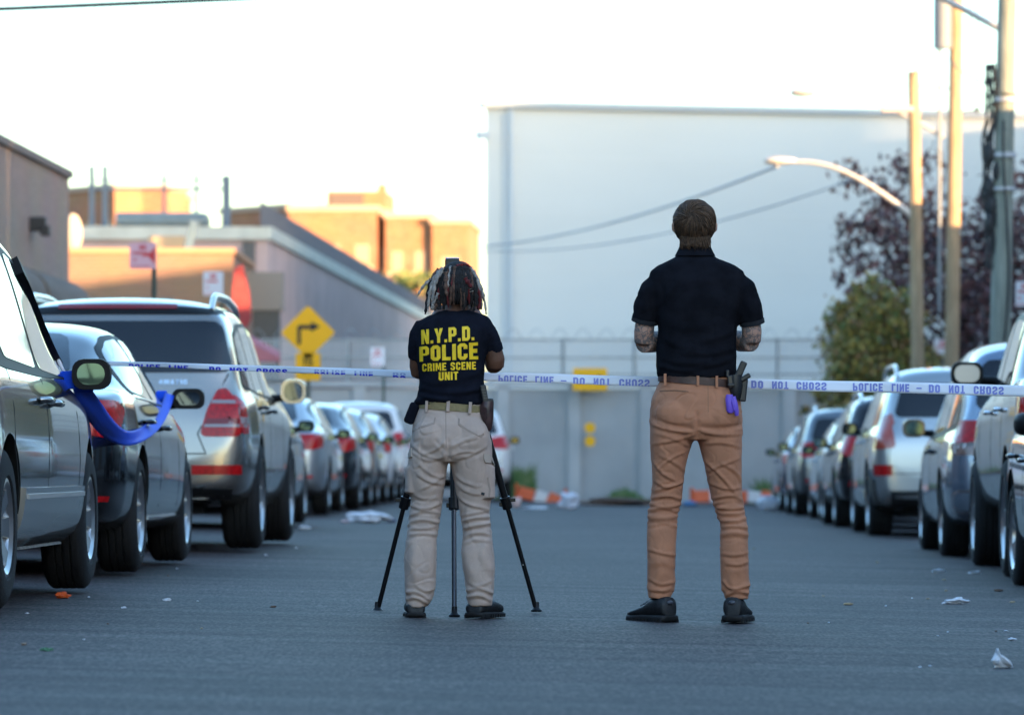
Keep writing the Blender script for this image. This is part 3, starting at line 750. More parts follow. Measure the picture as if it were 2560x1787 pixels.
GRN = [mat('leaf_olive', (.21, .19, .05), .6), mat('leaf_green', (.12, .17, .05), .6), mat('leaf_yellow', (.38, .28, .06), .6), mat('leaf_rust', (.24, .13, .05), .6)]
WEED = [mat('weed_green', (.06, .13, .03), .7), mat('weed_pale', (.12, .18, .06), .7)]
tree('purple_leaf_tree', (8.4, 78, -.1), [([(0, 0, 0), (.05, 0, 1.4), (-.1, 0, 2.6), (-.7, 0, 4.2), (-1.3, 0, 5.6)], .13, .02), ([(-.05, 0, 1.6), (.7, .2, 3.2), (1.0, 0, 5.3)], .09, .02),
     ([(-.1, 0, 2.4), (-1.2, -.2, 3.4), (-2.2, 0, 4.6)], .06, .012), ([(-.4, 0, 3.4), (-.9, .2, 4.9), (-.7, 0, 6.1)], .05, .01), ([(0, 0, 2.0), (-1.0, -.3, 2.6), (-1.8, -.3, 3.3)], .05, .012)],
     [((.2, 0, 3.0), (1.5, 1.2, 1.2), 3600), ((-.5, 0, 4.3), (1.3, 1, 1.1), 2600), ((.7, 0, 5.0), (.9, .9, 1.3), 1500), ((-1.6, 0, 4.6), (1.0, .7, 1.0), 900), ((-2.3, 0, 4.7), (.6, .5, .5), 170), ((-2.0, 0, 3.4), (.5, .4, .6), 200), ((-1.5, 0, 5.8), (1.0, .5, .7), 480), ((-2.3, 0, 4.0), (.4, .4, .4), 60), ((-1.2, 0, 2.9), (.6, .5, .9), 260), ((-.3, 0, 1.6), (1.5, 1, .8), 3400)],
     .13, PUR, BARK, 'sparse dark purple leaved tree behind the poles on the right', 3)
tree('purple_leaf_tree', (10.9, 84, -.1), [([(0, 0, 0), (0, 0, 2.2), (-.2, 0, 5.4)], .13, .03)],
     [((-.2, 0, 3.4), (1.3, 1, 2.0), 2500), ((-.5, 0, 1.7), (1.4, 1, .8), 2200)], .13, PUR, BARK, 'dense purple tree filling the right frame edge', 5)
tree('yellowing_tree', (5.95, 73, -.1), [([(0, 0, 0), (.05, 0, 1.5), (0, 0, 3.3)], .07, .02), ([(0, 0, 1.2), (-.5, 0, 2.4)], .03, .01), ([(0, 0, 1.4), (.55, 0, 2.7)], .03, .01)],
     [((0, 0, 2.6), (.80, .6, .62), 3800), ((-.35, 0, 3.0), (.50, .5, .50), 1300), ((.5, 0, 3.15), (.45, .5, .5), 1300), ((-.05, 0, 3.5), (.38, .4, .38), 800), ((0, 0, 1.9), (.80, .6, .55), 3600), ((.7, 0, 2.3), (.5, .5, .6), 1500), ((0, 0, 1.3), (.7, .6, .4), 1500), ((-.85, 0, 2.0), (.22, .3, .3), 90), ((-.95, 0, 1.65), (.18, .2, .1), 50)],
     .085, GRN, BARK, 'bushy yellow green tree in front of the purple trees', 8)
tree('roof_shrub', P(1010, 705, 175) , [([(0, 0, -5), (0, 0, 0)], .1, .05)], [((0, 0, 0), (1.7, 1.5, .5), 700), ((-3.0, 0, .6), (1.3, 1, .5), 500)], .25, [GRN[0], GRN[1]], BARK, 'distant green shrub below the sunlit brick block', 9)
def weeds(loc, w, h, n, label, seed):
    r = random.Random(seed); vs = []; fs = []; mi = []
    for _ in range(n):
        x = r.gauss(0, w / 1.8); y = r.uniform(-.2, .2); hh = h * r.uniform(.12, 1) * math.exp(-(1.5 * x / w) ** 2) + .04; a = r.uniform(-.25, .25) * hh; i = len(vs); t = .012 + .01 * r.random()
        vs += [(x - t, y, 0), (x + t, y, 0), (x + a + t * 1.4, y, hh * .6), (x + a - t * 1.4, y, hh * .6), (x + a * 2.1, y + .02, hh)]
        fs += [(i, i + 1, i + 2, i + 3), (i + 3, i + 2, i + 4)]; q = r.randrange(2); mi += [q, q]
    me = bpy.data.meshes.new('weed_clump'); me.from_pydata(vs, [], fs); me.materials.append(WEED[0]); me.materials.append(WEED[1])
    me.polygons.foreach_set('material_index', mi); o = link('weed_clump', me); o.location = loc; tag(o, label, 'weeds', 'weeds along the end wall')
weeds((PX(1300, 84.8), 84.8, gz(0)), .35, .75, 420, 'tall green weeds by the orange barrier at the wall foot', 1)
weeds((PX(1560, 85.6), 85.6, gz(2)), .5, .3, 160, 'low weeds at the wall foot near the middle', 2)
weeds((PX(1905, 85.6), 85.6, gz(4)), .25, .55, 160, 'thin weeds at the wall foot by the farthest right car', 3)
# ------------------------------------------------------------------ cars
def paint(name, col, metal=.75, rough=.3):
    return mat(name, col, rough, metal, coat=1.0, crough=.04, spec=.5, bump=0.0)
GLS = mat('car_glass', (.012, .014, .017), .03, spec=.9, coat=.5)
GLR = mat('car_glass_tinted', (.008, .009, .013), .10, spec=.6)
TRIM = mat('car_black_trim', (.008, .008, .009), .5, spec=.2)
SEAM = mat('car_seam', (.004, .004, .004), .9)
RUB = mat('tyre_rubber', (.009, .009, .0095), .85, bump=.4, bscale=90)
WELL = mat('wheel_well', (.006, .006, .006), .95)
PLAS = mat('car_plastic', (.022, .023, .025), .55)
RIM = mat('rim_silver', (.50, .51, .52), .28, metal=.9)
RIMD = mat('rim_grey', (.22, .22, .23), .35, metal=.9)
CHR = mat('chrome', (.75, .76, .78), .08, metal=1.0)
LRED = mat('lamp_red', (.45, .006, .008), .22, spec=.35, coat=.25, var=.25, scale=40)
LDRK = mat('lamp_dark_red', (.20, .006, .01), .2, spec=.4, coat=.3)
LCLR = mat('lamp_clear', (.55, .50, .48), .15, spec=.8, coat=1.0, var=.3, scale=30)
LORG = mat('lamp_amber', (.45, .16, .07), .15, spec=.8, coat=1.0)
MIRG = mat('mirror_glass', (.09, .12, .115), .06, metal=1.0)
PLATE = mat('plate_blank', (.55, .45, .15), .5)

def interp(pts, x): return float(np.interp(x, [p[0] for p in pts], [p[1] for p in pts]))
def car_mesh(sp):
    L, W = sp['L'], sp['W']
    xs = set()
    for key in ('top', 'bot', 'sh', 'hw'):
        for p in sp[key]: xs.add(round(p[0], 3))
    xs = sorted(xs); out = [xs[0]]
    for x in xs[1:]:
        if x - out[-1] < .02: continue
        n = max(1, int((x - out[-1]) / .22)); a = out[-1]
        for k in range(1, n + 1): out.append(a + (x - a) * k / n)
    crown = sp.get('crown', .03)
    rings = []
    for x in out:
        zb, zt0 = interp(sp['bot'], x), interp(sp['top'], x); zs = min(interp(sp['sh'], x), zt0 - .012); w = W * interp(sp['hw'], x)
        h = zt0 - zs; wt = interp(sp['wt'], x) if isinstance(sp['wt'], list) else sp['wt']; wt = min(wt, w * .93)
        g = max(0.0, min(1.0, (h - .03) / .35)); q = zs - zb
        z7 = zs + min(.03, h * .3)
        pr = [(0, zb), (w * .7, zb), (w * .93, zb + .03), (w * .985, zb + .22 * q), (w, zb + .55 * q), (w * .99, zb + .82 * q), (w * .965, zs - .01 * 0),
              (w * (.90 + .03 * g), z7),
              ((1 - g) * w * .80 + g * (w * .93 * .5 + wt * .5 + .012), zs + h * (.45 if g < .5 else .5)),
              ((1 - g) * w * .62 + g * (wt + .03), zs + h * (.65 * (1 - g) + .83 * g)),
              ((1 - g) * w * .45 + g * (wt - .05), zs + h * (.8 * (1 - g) + .965 * g)),
              ((1 - g) * w * .24 + g * wt * .55, zt0 + crown * .6 * g), (0, zt0 + crown * g)]
        rings.append([(x, -y, z) for y, z in pr] + [(x, y, z) for y, z in pr[1:-1]][::-1])
    n = len(rings[0]); mb = MB(); mb.loft(rings, cap=False)
    for base, flip in ((0, 0), ((len(rings) - 1) * n, 1)):        # end caps from mirrored pairs
        half = 13
        for i in range(half - 1):
            a, b = i, i + 1; c, d = (n - b) % n, (n - a) % n
            f = [base + t for t in (a, b, c, d)]; f = list(dict.fromkeys(f))
            if len(f) >= 3: mb.f.append(tuple(f)); mb.m.append(0)
    me = mb.mesh('body', [sp['paint']])
    me = bake(me, [('SUBSURF', dict(levels=2))])
    # wheel arches
    o = bpy.data.objects.new('b', me); COL.objects.link(o); me.materials.append(WELL)
    cut = MB(); cut.mi = 1
    for xw in sp['wheels']:
        for s in (-1, 1):
            yo, yi = s * (W + .2), s * (W - .34); r = sp['tr'] + sp.get('arch', .065); c = Vector((xw, 0, sp['tr'] + .01))
            cut.tube([c + Vector((0, yi, 0)), c + Vector((0, yo, 0))], r, 28)
            cut.tube([c + Vector((0, yi, -.2)), c + Vector((0, yo, -.2))], r, 28)
    cme = cut.mesh('cut', [WELL, WELL]); co = bpy.data.objects.new('c', cme); COL.objects.link(co)
    m = o.modifiers.new('b', 'BOOLEAN'); m.operation = 'DIFFERENCE'; m.object = co; m.solver = 'EXACT'; m.use_self = True
    me2 = evaluated(o); full = me
    bpy.data.objects.remove(o); bpy.data.objects.remove(co)
    me2.name = 'body'
    me2.polygons.foreach_set('use_smooth', [True] * len(me2.polygons)); me2.set_sharp_from_angle(angle=R(42))
    return me2, bvh_of(full)

_WH = {}
def wheel_meshes(r, w, style):
    key = (r, w, style)
    if key in _WH: return _WH[key]
    rr = r * (.70 if style != 'small' else .62)
    t = MB(); h = w / 2
    prof = [(rr, -h * .9), (rr + .012, -h), (r - .05, -h), (r - .018, -h * .86), (r - .003, -h * .72)]
    for k in range(4):
        c = -h * .5 + k * h * .333
        prof += [(r, c - h * .14), (r, c + h * .10), (r - .010, c + h * .12), (r - .010, c + h * .17)] if k < 3 else [(r, c - h * .14), (r, c + h * .12)]
    prof += [(r - .003, h * .72), (r - .018, h * .86), (r - .05, h), (rr + .012, h), (rr, h * .9)]
    t.lathe(prof, (0, 0, 0), 'y', 40, close=True)
    tm = t.mesh('tyre', RUB, 30)
    rm = MB()
    # barrel and lip, face at -y side (outer)
    rm.lathe([(rr, -h * .92), (rr - .015, -h * .95), (rr - .035, -h * .80), (rr - .045, -h * .2), (rr - .045, h * .8), (rr, h * .85)], (0, 0, 0), 'y', 40, close=True)
    ns = {'five': 5, 'twin': 5, 'small': 7, 'six': 6}[style]
    for k in range(ns):
        a0 = 2 * math.pi * k / ns
        for da in ((-.13, .13) if style == 'twin' else (0,)):
            a = a0 + da; wd = .035 if style == 'twin' else (.085 if style in ('five', 'six') else .07)
            q = Matrix.Rotation(-a, 3, 'Y'); L2 = rr - .05
            mbx = [(L2 * .18, wd * .75), (L2 * .6, wd * .5), (L2 + .01, wd * .62)]
            rings = [[q @ Vector((x, y, z)) for y, z in ((-h * .80 + .035 * (1 - x / L2), -e), (-h * .80 + .035 * (1 - x / L2), e), (-h * .55 + .02, e), (-h * .55 + .02, -e))] for x, e in mbx]
            rm.loft(rings)
    rm.lathe([(.001, -h * .72), (.035, -h * .72), (.075, -h * .62), (.085, -h * .3), (.001, -h * .3)], (0, 0, 0), 'y', 20)
    r_ = rm.mesh('rim', RIM, 35)
    dk = MB(); dk.lathe([(.001, -h * .18), (rr - .05, -h * .18), (rr - .05, h * .1), (.001, h * .1)], (0, 0, 0), 'y', 32)
    d_ = dk.mesh('brake_disc', mat('brake_dark', (.05, .048, .045), .5, metal=.5), 35)
    _WH[key] = (tm, r_, d_); return _WH[key]

def mirror(sp, root, s, bvh):
    mx, mz, mw, mh, out = sp['mirror']; sgn = s
    y0 = sgn * (sp['W'] * .90); yc = sgn * (sp['W'] * .93 + out)
    mb = MB(); rings = []
    for t, k in ((0.0, .97), (.03, 1.0), (.09, .95), (.14, .75), (.165, .4)):
        rings.append([(mx + t, yc + p * k, mz + q * k) for p, q in rrect(0, 0, mw, mh, min(mw, mh) * .38, 4)])
    mb.loft(rings); h = mb.build('mirror_housing', sp.get('mirror_mat', TRIM), root, smooth=50)
    g = MB(); g.loft([[(mx - .004 + dx, yc + p, mz + q) for p, q in rrect(0, 0, mw - .055, mh - .045, min(mw, mh) * .32, 4)] for dx in (0, .006)])
    g.build('mirror_glass', sp.get('mirg', MIRG), h)
    st = MB(); st.tube([(mx + .09, y0 - sgn * .07, mz - mh * .32), (mx + .07, yc - sgn * mw * .3, mz - mh * .25)], [.035, .028], 8); st.build('mirror_arm', TRIM, h, smooth=50)
    return h

def build_car(sp, loc, rz, label, group, cat, name):
    root = tag(empty(name, loc, rz), label, cat, group)
    bme, bvh = car_mesh(sp)
    link('body', bme, root)
    # wheels
    tm, rm, dm = wheel_meshes(sp['tr'], sp['tw'], sp.get('rim', 'five'))
    for xw in sp['wheels']:
        for s in (-1, 1):
            w = empty('wheel', (xw, s * (sp['W'] - sp['tw'] / 2 - sp.get('inset', .02)), sp['tr']), 0 if s < 0 else math.pi, root)
            link('tyre', tm, w); link('rim', rm, w); link('brake_disc', dm, w)
    und = MB(); und.span(.35, sp['L'] - .3, -sp['W'] * .62, sp['W'] * .62, interp(sp['bot'], sp['L'] / 2) - .03, interp(sp['bot'], sp['L'] / 2) + .1)
    und.build('underbody', WELL, root)
    for s in (-1, 1):
        if sp.get('trimpoly'): panel(bvh, sp['trimpoly'], 'side', 'window_trim', TRIM, root, .003, sgn=s)
        for pl in sp['win']: panel(bvh, pl, 'side', 'side_window', GLS, root, .006, sgn=s)
        if sp.get('seams'):
            q = []
            for ln in sp['seams']: q += strip(ln, .009)
            panel(bvh, q, 'side', 'door_seams', SEAM, root, .0015, sgn=s, grid=.12)
        for (hx, hz) in sp.get('handles', []):
            h, nn, _, _ = bvh.ray_cast(Vector((hx, s * 3, hz)), Vector((0, -s, 0)))
            mb = MB(); mb.tube([h + Vector((-.10, s * .004, 0)), h + Vector((-.085, s * .035, 0)), h + Vector((.07, s * .038, 0)), h + Vector((.10, s * .006, 0))], [.012, .016, .016, .012], 8)
            mb.build('door_handle', sp.get('handle_mat', sp['paint']), root, smooth=60)
        mirror(sp, root, s, bvh)
        for (nm, pl, m_, off) in sp.get('side', []): panel(bvh, pl, 'side', nm, m_, root, off, sgn=s)
        for (nm, pl, m_, off) in sp.get('rearpair', []): panel(bvh, [(p[0] * s, p[1]) for p in pl], 'rear', nm, m_, root, off, grid=.04)
        for (nm, pl, m_, off) in sp.get('frontpair', []): panel(bvh, [(p[0] * s, p[1]) for p in pl], 'front', nm, m_, root, off, grid=.04)
    for (nm, pl, m_, off) in sp.get('rear', []): panel(bvh, pl, 'rear', nm, m_, root, off)
    for (nm, pl, m_, off) in sp.get('front', []): panel(bvh, pl, 'front', nm, m_, root, off)
    if sp.get('rearseam'):
        q = []
        for ln in sp['rearseam']: q += strip(ln, .009)
        panel(bvh, q, 'rear', 'hatch_seam', SEAM, root, .0015, grid=.12)
    if sp.get('wiper'):
        a, b2 = sp['wiper']; h1, _, _, _ = bvh.ray_cast(Vector((-3, a[0], a[1])), Vector((1, 0, 0))); h2, _, _, _ = bvh.ray_cast(Vector((-3, b2[0], b2[1])), Vector((1, 0, 0)))
        MB().tube([h1 + Vector((-.02, 0, 0)), h2 + Vector((-.02, 0, 0))], [.012, .007], 6).build('wiper', TRIM, root)
    if sp.get('rails'):
        xa, xb, yr, hgt = sp['rails']
        for s in (-1, 1):
            pts = []; N = 14
            for k in range(N + 1):
                t = k / N; x = xa + (xb - xa) * t; h, _, _, _ = bvh.ray_cast(Vector((x, s * yr, 6)), Vector((0, 0, -1)))
                e = min(1, math.sin(math.pi * min(t, 1 - t) * 6 if min(t, 1 - t) < 1 / 12 else math.pi / 2)); e = 0 if k in (0, N) else (.8 if k in (1, N - 1) else 1)
                pts.append(h + Vector((0, 0, -.01 + (hgt + .01) * e)))
            mb = MB(); mb.tube(pts, sp.get('railr', .022), 8, flat=1.3); mb.build('roof_rail', sp.get('railm', CHR), root, smooth=50)
    return root, bvh

def sedan(L=4.8, W=.91, H=1.46, pt=None, rim='five', kind=0):
    k = L / 4.8; X = lambda v: v * k; Z = lambda z: z * H / 1.46
    sp = dict(L=L, W=W, paint=pt, crown=.02,
        top=[(0, Z(.60)), (.02, Z(.84)), (.05, Z(1.0)), (.13, Z(1.05)), (X(.55), Z(1.09)), (X(.95), Z(1.26)), (X(1.35), Z(1.39)), (X(1.8), Z(1.44)), (X(2.4), Z(1.445)), (X(2.85), Z(1.38)), (X(3.3), Z(1.17)), (X(3.62), Z(.99)), (X(4.2), Z(.90)), (X(4.62), Z(.76)), (X(4.77), Z(.60)), (L, Z(.48))],
        bot=[(0, .34), (.15, .26), (.7, .20), (L - .8, .19), (L - .1, .22), (L, .30)],
        sh=[(0, Z(.95)), (X(.4), Z(1.0)), (X(1.2), Z(.98)), (X(3.2), Z(.92)), (X(3.9), Z(.84)), (X(4.5), Z(.70)), (L, Z(.55))],
        hw=[(0, .76), (.05, .86), (.14, .925), (.35, .965), (X(.8), .99), (X(2.4), 1.0), (X(3.8), .985), (X(4.3), .95), (X(4.6), .86), (X(4.74), .72), (L, .55)],
        wt=[(0, .6), (X(1.2), .57), (X(1.8), .60), (X(2.6), .61), (X(3.6), .62)],
        wheels=[X(1.02), X(3.82)], tr=.325, tw=.215, rim=rim, mirror=(X(3.02), Z(.99), .17, .115, .10), mirror_mat=TRIM, mirg=mat('mirror_glass_green', (.07, .11, .10), .06, metal=1),
        win=[[(X(1.02), Z(1.03)), (X(1.25), Z(1.26)), (X(1.55), Z(1.33)), (X(1.98), Z(1.355)), (X(1.98), Z(.99))], [(X(2.06), Z(.985)), (X(2.06), Z(1.355)), (X(2.45), Z(1.345)), (X(2.78), Z(1.24)), (X(3.18), Z(.975))]],
        trimpoly=[(X(.93), Z(1.015)), (X(1.22), Z(1.285)), (X(1.55), Z(1.36)), (X(2.0), Z(1.385)), (X(2.5), Z(1.37)), (X(2.85), Z(1.25)), (X(3.28), Z(.96)), (X(2.0), Z(.97))],
        seams=[[(X(2.03), .26), (X(2.03), Z(.97))], [(X(3.22), .28), (X(3.24), Z(.62)), (X(3.2), Z(.95))], [(X(1.28), .34), (X(1.12), Z(.75)), (X(1.02), Z(.98))], [(X(1.3), .27), (X(3.2), .27)]],
        handles=[(X(2.2), Z(.83)), (X(1.3), Z(.86))], handle_mat=pt,
        side=[('tail_lamp_wrap', [(.03, Z(.80)), (.03, Z(.96)), (.24, Z(.95)), (.34, Z(.90)), (.2, Z(.80))], LRED, .006), ('sill', [(X(1.38), .19), (X(1.38), .235), (X(3.46), .235), (X(3.46), .19)], PLAS, .004)],
        rearpair=[('tail_lamp', [(.42, Z(.82)), (.45, Z(.96)), (.84, Z(.97)), (.86, Z(.90)), (.78, Z(.78)), (.55, Z(.77))], LRED, .006), ('reflector', [(.55, .44), (.55, .475), (.74, .475), (.74, .44)], LRED, .005)],
        rear=[('rear_window', [(-.52, Z(1.13)), (-.44, Z(1.37)), (.44, Z(1.37)), (.52, Z(1.13))], GLR, .004), ('number_plate', rrect(0, Z(.82), .32, .16, .01), PLATE, .008), ('bumper_lower', [(-.6, .27), (-.55, .36), (.55, .36), (.6, .27)], PLAS, .005)],
        rearseam=[[(-.44, Z(.64)), (-.46, Z(1.0))], [(.44, Z(.64)), (.46, Z(1.0))], [(-.44, Z(.64)), (.44, Z(.64))]])
    return sp
def suv(L=4.5, W=.92, H=1.66, pt=None, rails=True, rim='five', lamp=LRED):
    k = L / 4.5; X = lambda v: v * k; Z = lambda z: z * H / 1.66
    sp = dict(L=L, W=W, paint=pt, crown=.03,
        top=[(0, .60), (.02, Z(.9)), (.06, Z(1.05)), (.16, Z(1.28)), (.30, Z(1.50)), (.42, Z(1.61)), (.8, Z(1.645)), (X(1.8), Z(1.65)), (X(2.5), Z(1.60)), (X(3.0), Z(1.33)), (X(3.35), Z(1.10)), (X(3.9), Z(1.02)), (X(4.3), Z(.86)), (X(4.46), .70), (L, .55)],
        bot=[(0, .42), (.15, .32), (.7, .26), (L - .8, .25), (L - .1, .28), (L, .36)],
        sh=[(0, Z(1.0)), (X(1.2), Z(1.03)), (X(3.2), Z(.99)), (X(3.9), Z(.93)), (X(4.4), Z(.75)), (L, .6)],
        hw=[(0, .80), (.05, .89), (.14, .94), (.35, .97), (X(.8), .99), (X(2.4), 1.0), (X(3.6), .985), (X(4.1), .95), (X(4.35), .86), (X(4.45), .72), (L, .55)],
        wt=[(0, .66), (X(1.0), .66), (X(2.6), .66), (X(3.6), .66)],
        wheels=[X(.88), X(3.52)], tr=.355, tw=.23, rim=rim, mirror=(X(2.85), Z(1.08), .18, .14, .11), mirror_mat=TRIM,
        win=[[(X(.42), Z(1.12)), (X(.5), Z(1.42)), (X(.98), Z(1.5)), (X(1.0), Z(1.08))], [(X(1.08), Z(1.07)), (X(1.06), Z(1.5)), (X(1.82), Z(1.52)), (X(1.86), Z(1.05))], [(X(1.94), Z(1.05)), (X(1.92), Z(1.52)), (X(2.4), Z(1.49)), (X(2.98), Z(1.05))]],
        trimpoly=[(X(.36), Z(1.10)), (X(.47), Z(1.45)), (X(1.0), Z(1.53)), (X(1.9), Z(1.55)), (X(2.45), Z(1.52)), (X(3.08), Z(1.02)), (X(2.0), Z(1.03))],
        seams=[[(X(1.9), .34), (X(1.9), Z(1.03))], [(X(3.0), .34), (X(3.02), Z(1.0))], [(X(1.25), .45), (X(1.04), Z(.8)), (X(1.02), Z(1.05))]],
        handles=[(X(2.05), Z(.93)), (X(1.2), Z(.95))], handle_mat=pt,
        side=[('tail_lamp_wrap', [(.04, Z(.92)), (.08, Z(1.12)), (.3, Z(1.10)), (.26, Z(.94))], lamp, .006), ('cladding', [(X(1.28), .25), (X(1.28), .40), (X(3.1), .40), (X(3.1), .25)], PLAS, .006)],
        rearpair=[('tail_lamp', [(.52, Z(.92)), (.50, Z(1.10)), (.82, Z(1.16)), (.87, Z(.95)), (.8, Z(.90))], lamp, .007), ('reflector', [(.55, .52), (.55, .57), (.76, .57), (.76, .52)], LRED, .005)],
        rear=[('rear_window', [(-.68, Z(1.17)), (-.58, Z(1.50)), (.58, Z(1.50)), (.68, Z(1.17))], GLR, .004), ('number_plate', rrect(0, Z(.86), .32, .16, .01), PLATE, .008), ('bumper_lower', [(-.7, .33), (-.72, .50), (.72, .50), (.7, .33)], PLAS, .005)],
        rearseam=[[(-.74, .68), (-.72, Z(1.12))], [(.74, .68), (.72, Z(1.12))], [(-.74, .68), (.74, .68)]])
    if rails: sp['rails'] = (.5, X(2.5), .58, .06)
    return sp

GL_ = 'cars parked along the left kerb'; GR_ = 'cars parked along the right kerb'
def yaw(x): return x
HEAD = R(90 - 1.1)
def place(d_rear, x_side, sp, side, heading=HEAD):
    """root location from the rear distance and the x of the flank facing the road"""
    off = sp['W']; x = x_side + (-off if side == 'L' else off)
    return (x, d_rear, gz(x))

# --- near left: gold grey minivan
P_VAN = paint('paint_van_grey_gold', (.25, .228, .20), .85, .22)
van = dict(L=5.10, W=.96, paint=P_VAN, crown=.03,
    top=[(0, .60), (.02, .95), (.07, 1.1), (.20, 1.45), (.32, 1.64), (.6, 1.71), (1.6, 1.74), (2.4, 1.72), (2.95, 1.66), (3.35, 1.48), (3.8, 1.22), (4.05, 1.08), (4.55, .97), (4.88, .82), (5.03, .62), (5.10, .48)],
    bot=[(0, .36), (.2, .28), (.8, .22), (4.3, .21), (5.0, .24), (5.1, .32)],
    sh=[(0, .95), (1, .99), (3.0, .965), (3.8, .95), (4.5, .86), (4.95, .66), (5.1, .52)],
    hw=[(0, .80), (.06, .90), (.16, .945), (.4, .975), (.9, .99), (2.5, 1.0), (4.0, .985), (4.5, .95), (4.8, .88), (5.0, .74), (5.10, .55)],
    wt=[(0, .68), (1, .70), (3, .69), (4, .68)], wheels=[1.12, 4.12], tr=.335, tw=.215, rim='small', arch=.05,
    mirror=(3.42, 1.02, .185, .145, .125), mirg=mat('mirror_glass_green', (.07, .11, .10), .06, metal=1),
    win=[[(.35, 1.08), (.48, 1.47), (1.2, 1.54), (1.25, 1.05)], [(1.33, 1.05), (1.28, 1.545), (2.26, 1.545), (2.34, 1.02)], [(2.41, 1.02), (2.33, 1.54), (2.86, 1.49), (3.22, 1.27), (3.46, 1.04), (3.42, 1.0)], [(3.50, 1.0), (3.27, 1.24), (3.32, 1.25), (3.72, 1.02)]],
    trimpoly=[(.3, 1.05), (.45, 1.50), (1.2, 1.575), (2.3, 1.58), (2.9, 1.52), (3.35, 1.30), (3.84, 1.0), (2.4, .985), (1.3, 1.0)],
    seams=[[(2.37, .30), (2.37, .98)], [(3.56, .30), (3.62, .62), (3.54, .98)], [(1.28, .66), (1.30, 1.0)], [(1.5, .30), (1.42, .5), (1.28, .66)], [(1.52, .285), (3.56, .285)]],
    handles=[(2.22, .88), (2.55, .87)], handle_mat=mat('handle_chrome', (.5, .5, .48), .15, metal=1),
    side=[('lower_cladding', [(1.5, .25), (1.5, .50), (3.66, .50), (3.66, .25)], paint('paint_cladding', (.27, .265, .25), .6, .4), .022), ('rub_strip', [(1.55, .455), (1.55, .475), (3.62, .475), (3.62, .455)], mat('strip_pale', (.45, .45, .43), .4), .030),
          ('sill', [(1.46, .205), (1.46, .25), (3.7, .25), (3.7, .205)], mat('sill_worn', (.33, .32, .30), .6, var=.3, scale=12), .028), ('tail_lamp_wrap', [(.05, .78), (.07, 1.03), (.2, 1.03), (.18, .78)], LRED, .006), ('rain_deflector', [(2.86, 1.53), (3.28, 1.33), (3.62, 1.08), (3.56, 1.06), (3.22, 1.28), (2.84, 1.46)], TRIM, .03),
          ('head_lamp_wrap', [(4.62, .62), (4.62, .74), (4.98, .66), (4.98, .56)], LCLR, .006)],
    rearpair=[('tail_lamp', [(.62, .76), (.62, 1.08), (.86, 1.06), (.88, .78)], LRED, .007)],
    rear=[('rear_window', [(-.68, 1.16), (-.6, 1.55), (.6, 1.55), (.68, 1.16)], GLR, .004)],
    front=[('windscreen', [(-.68, 1.12), (-.6, 1.6), (.6, 1.6), (.68, 1.12)], GLS, .004)])
build_car(van, (-3.05, 17.15, gz(-3.0)), HEAD, 'grey gold minivan nearest on the left with blue tape tied to its mirror', GL_, 'minivan', 'parked_minivan')

# --- dark grey sedan
P_DG = paint('paint_dark_grey', (.028, .030, .034), .7, .14)
bm_ = sedan(4.63, .905, 1.43, P_DG, 'twin')
bm_.update(tr=.33, tw=.235, wheels=[.98, 3.79], arch=.045, mirror=(2.95, 1.00, .20, .125, .12), mirg=mat('mirror_glass_dark', (.08, .09, .10), .04, metal=1))
bm_['side'] = [('tail_lamp_wrap', [(.03, .74), (.03, .93), (.22, .95), (.36, .90), (.22, .78)], LRED, .007), ('rear_reflector', [(.02, .40), (.02, .43), (.12, .43), (.12, .40)], LRED, .006), ('sill', [(1.35, .19), (1.35, .30), (3.42, .30), (3.42, .19)], P_DG, .018), ('chrome_line', [(.95, .975), (.95, .99), (3.2, .955), (3.2, .94)], CHR, .006)]
bm_['rearpair'] = [('tail_lamp', [(.40, .80), (.42, .93), (.84, .95), (.87, .86), (.80, .74), (.60, .78)], LRED, .006), ('reflector', [(.6, .40), (.6, .43), (.78, .43), (.78, .40)], LRED, .005)]
build_car(bm_, (-2.98, 23.7, gz(-2.9)), HEAD, 'dark grey sedan behind the minivan with blue tape looped to its mirror', GL_, 'car', 'parked_sedan')

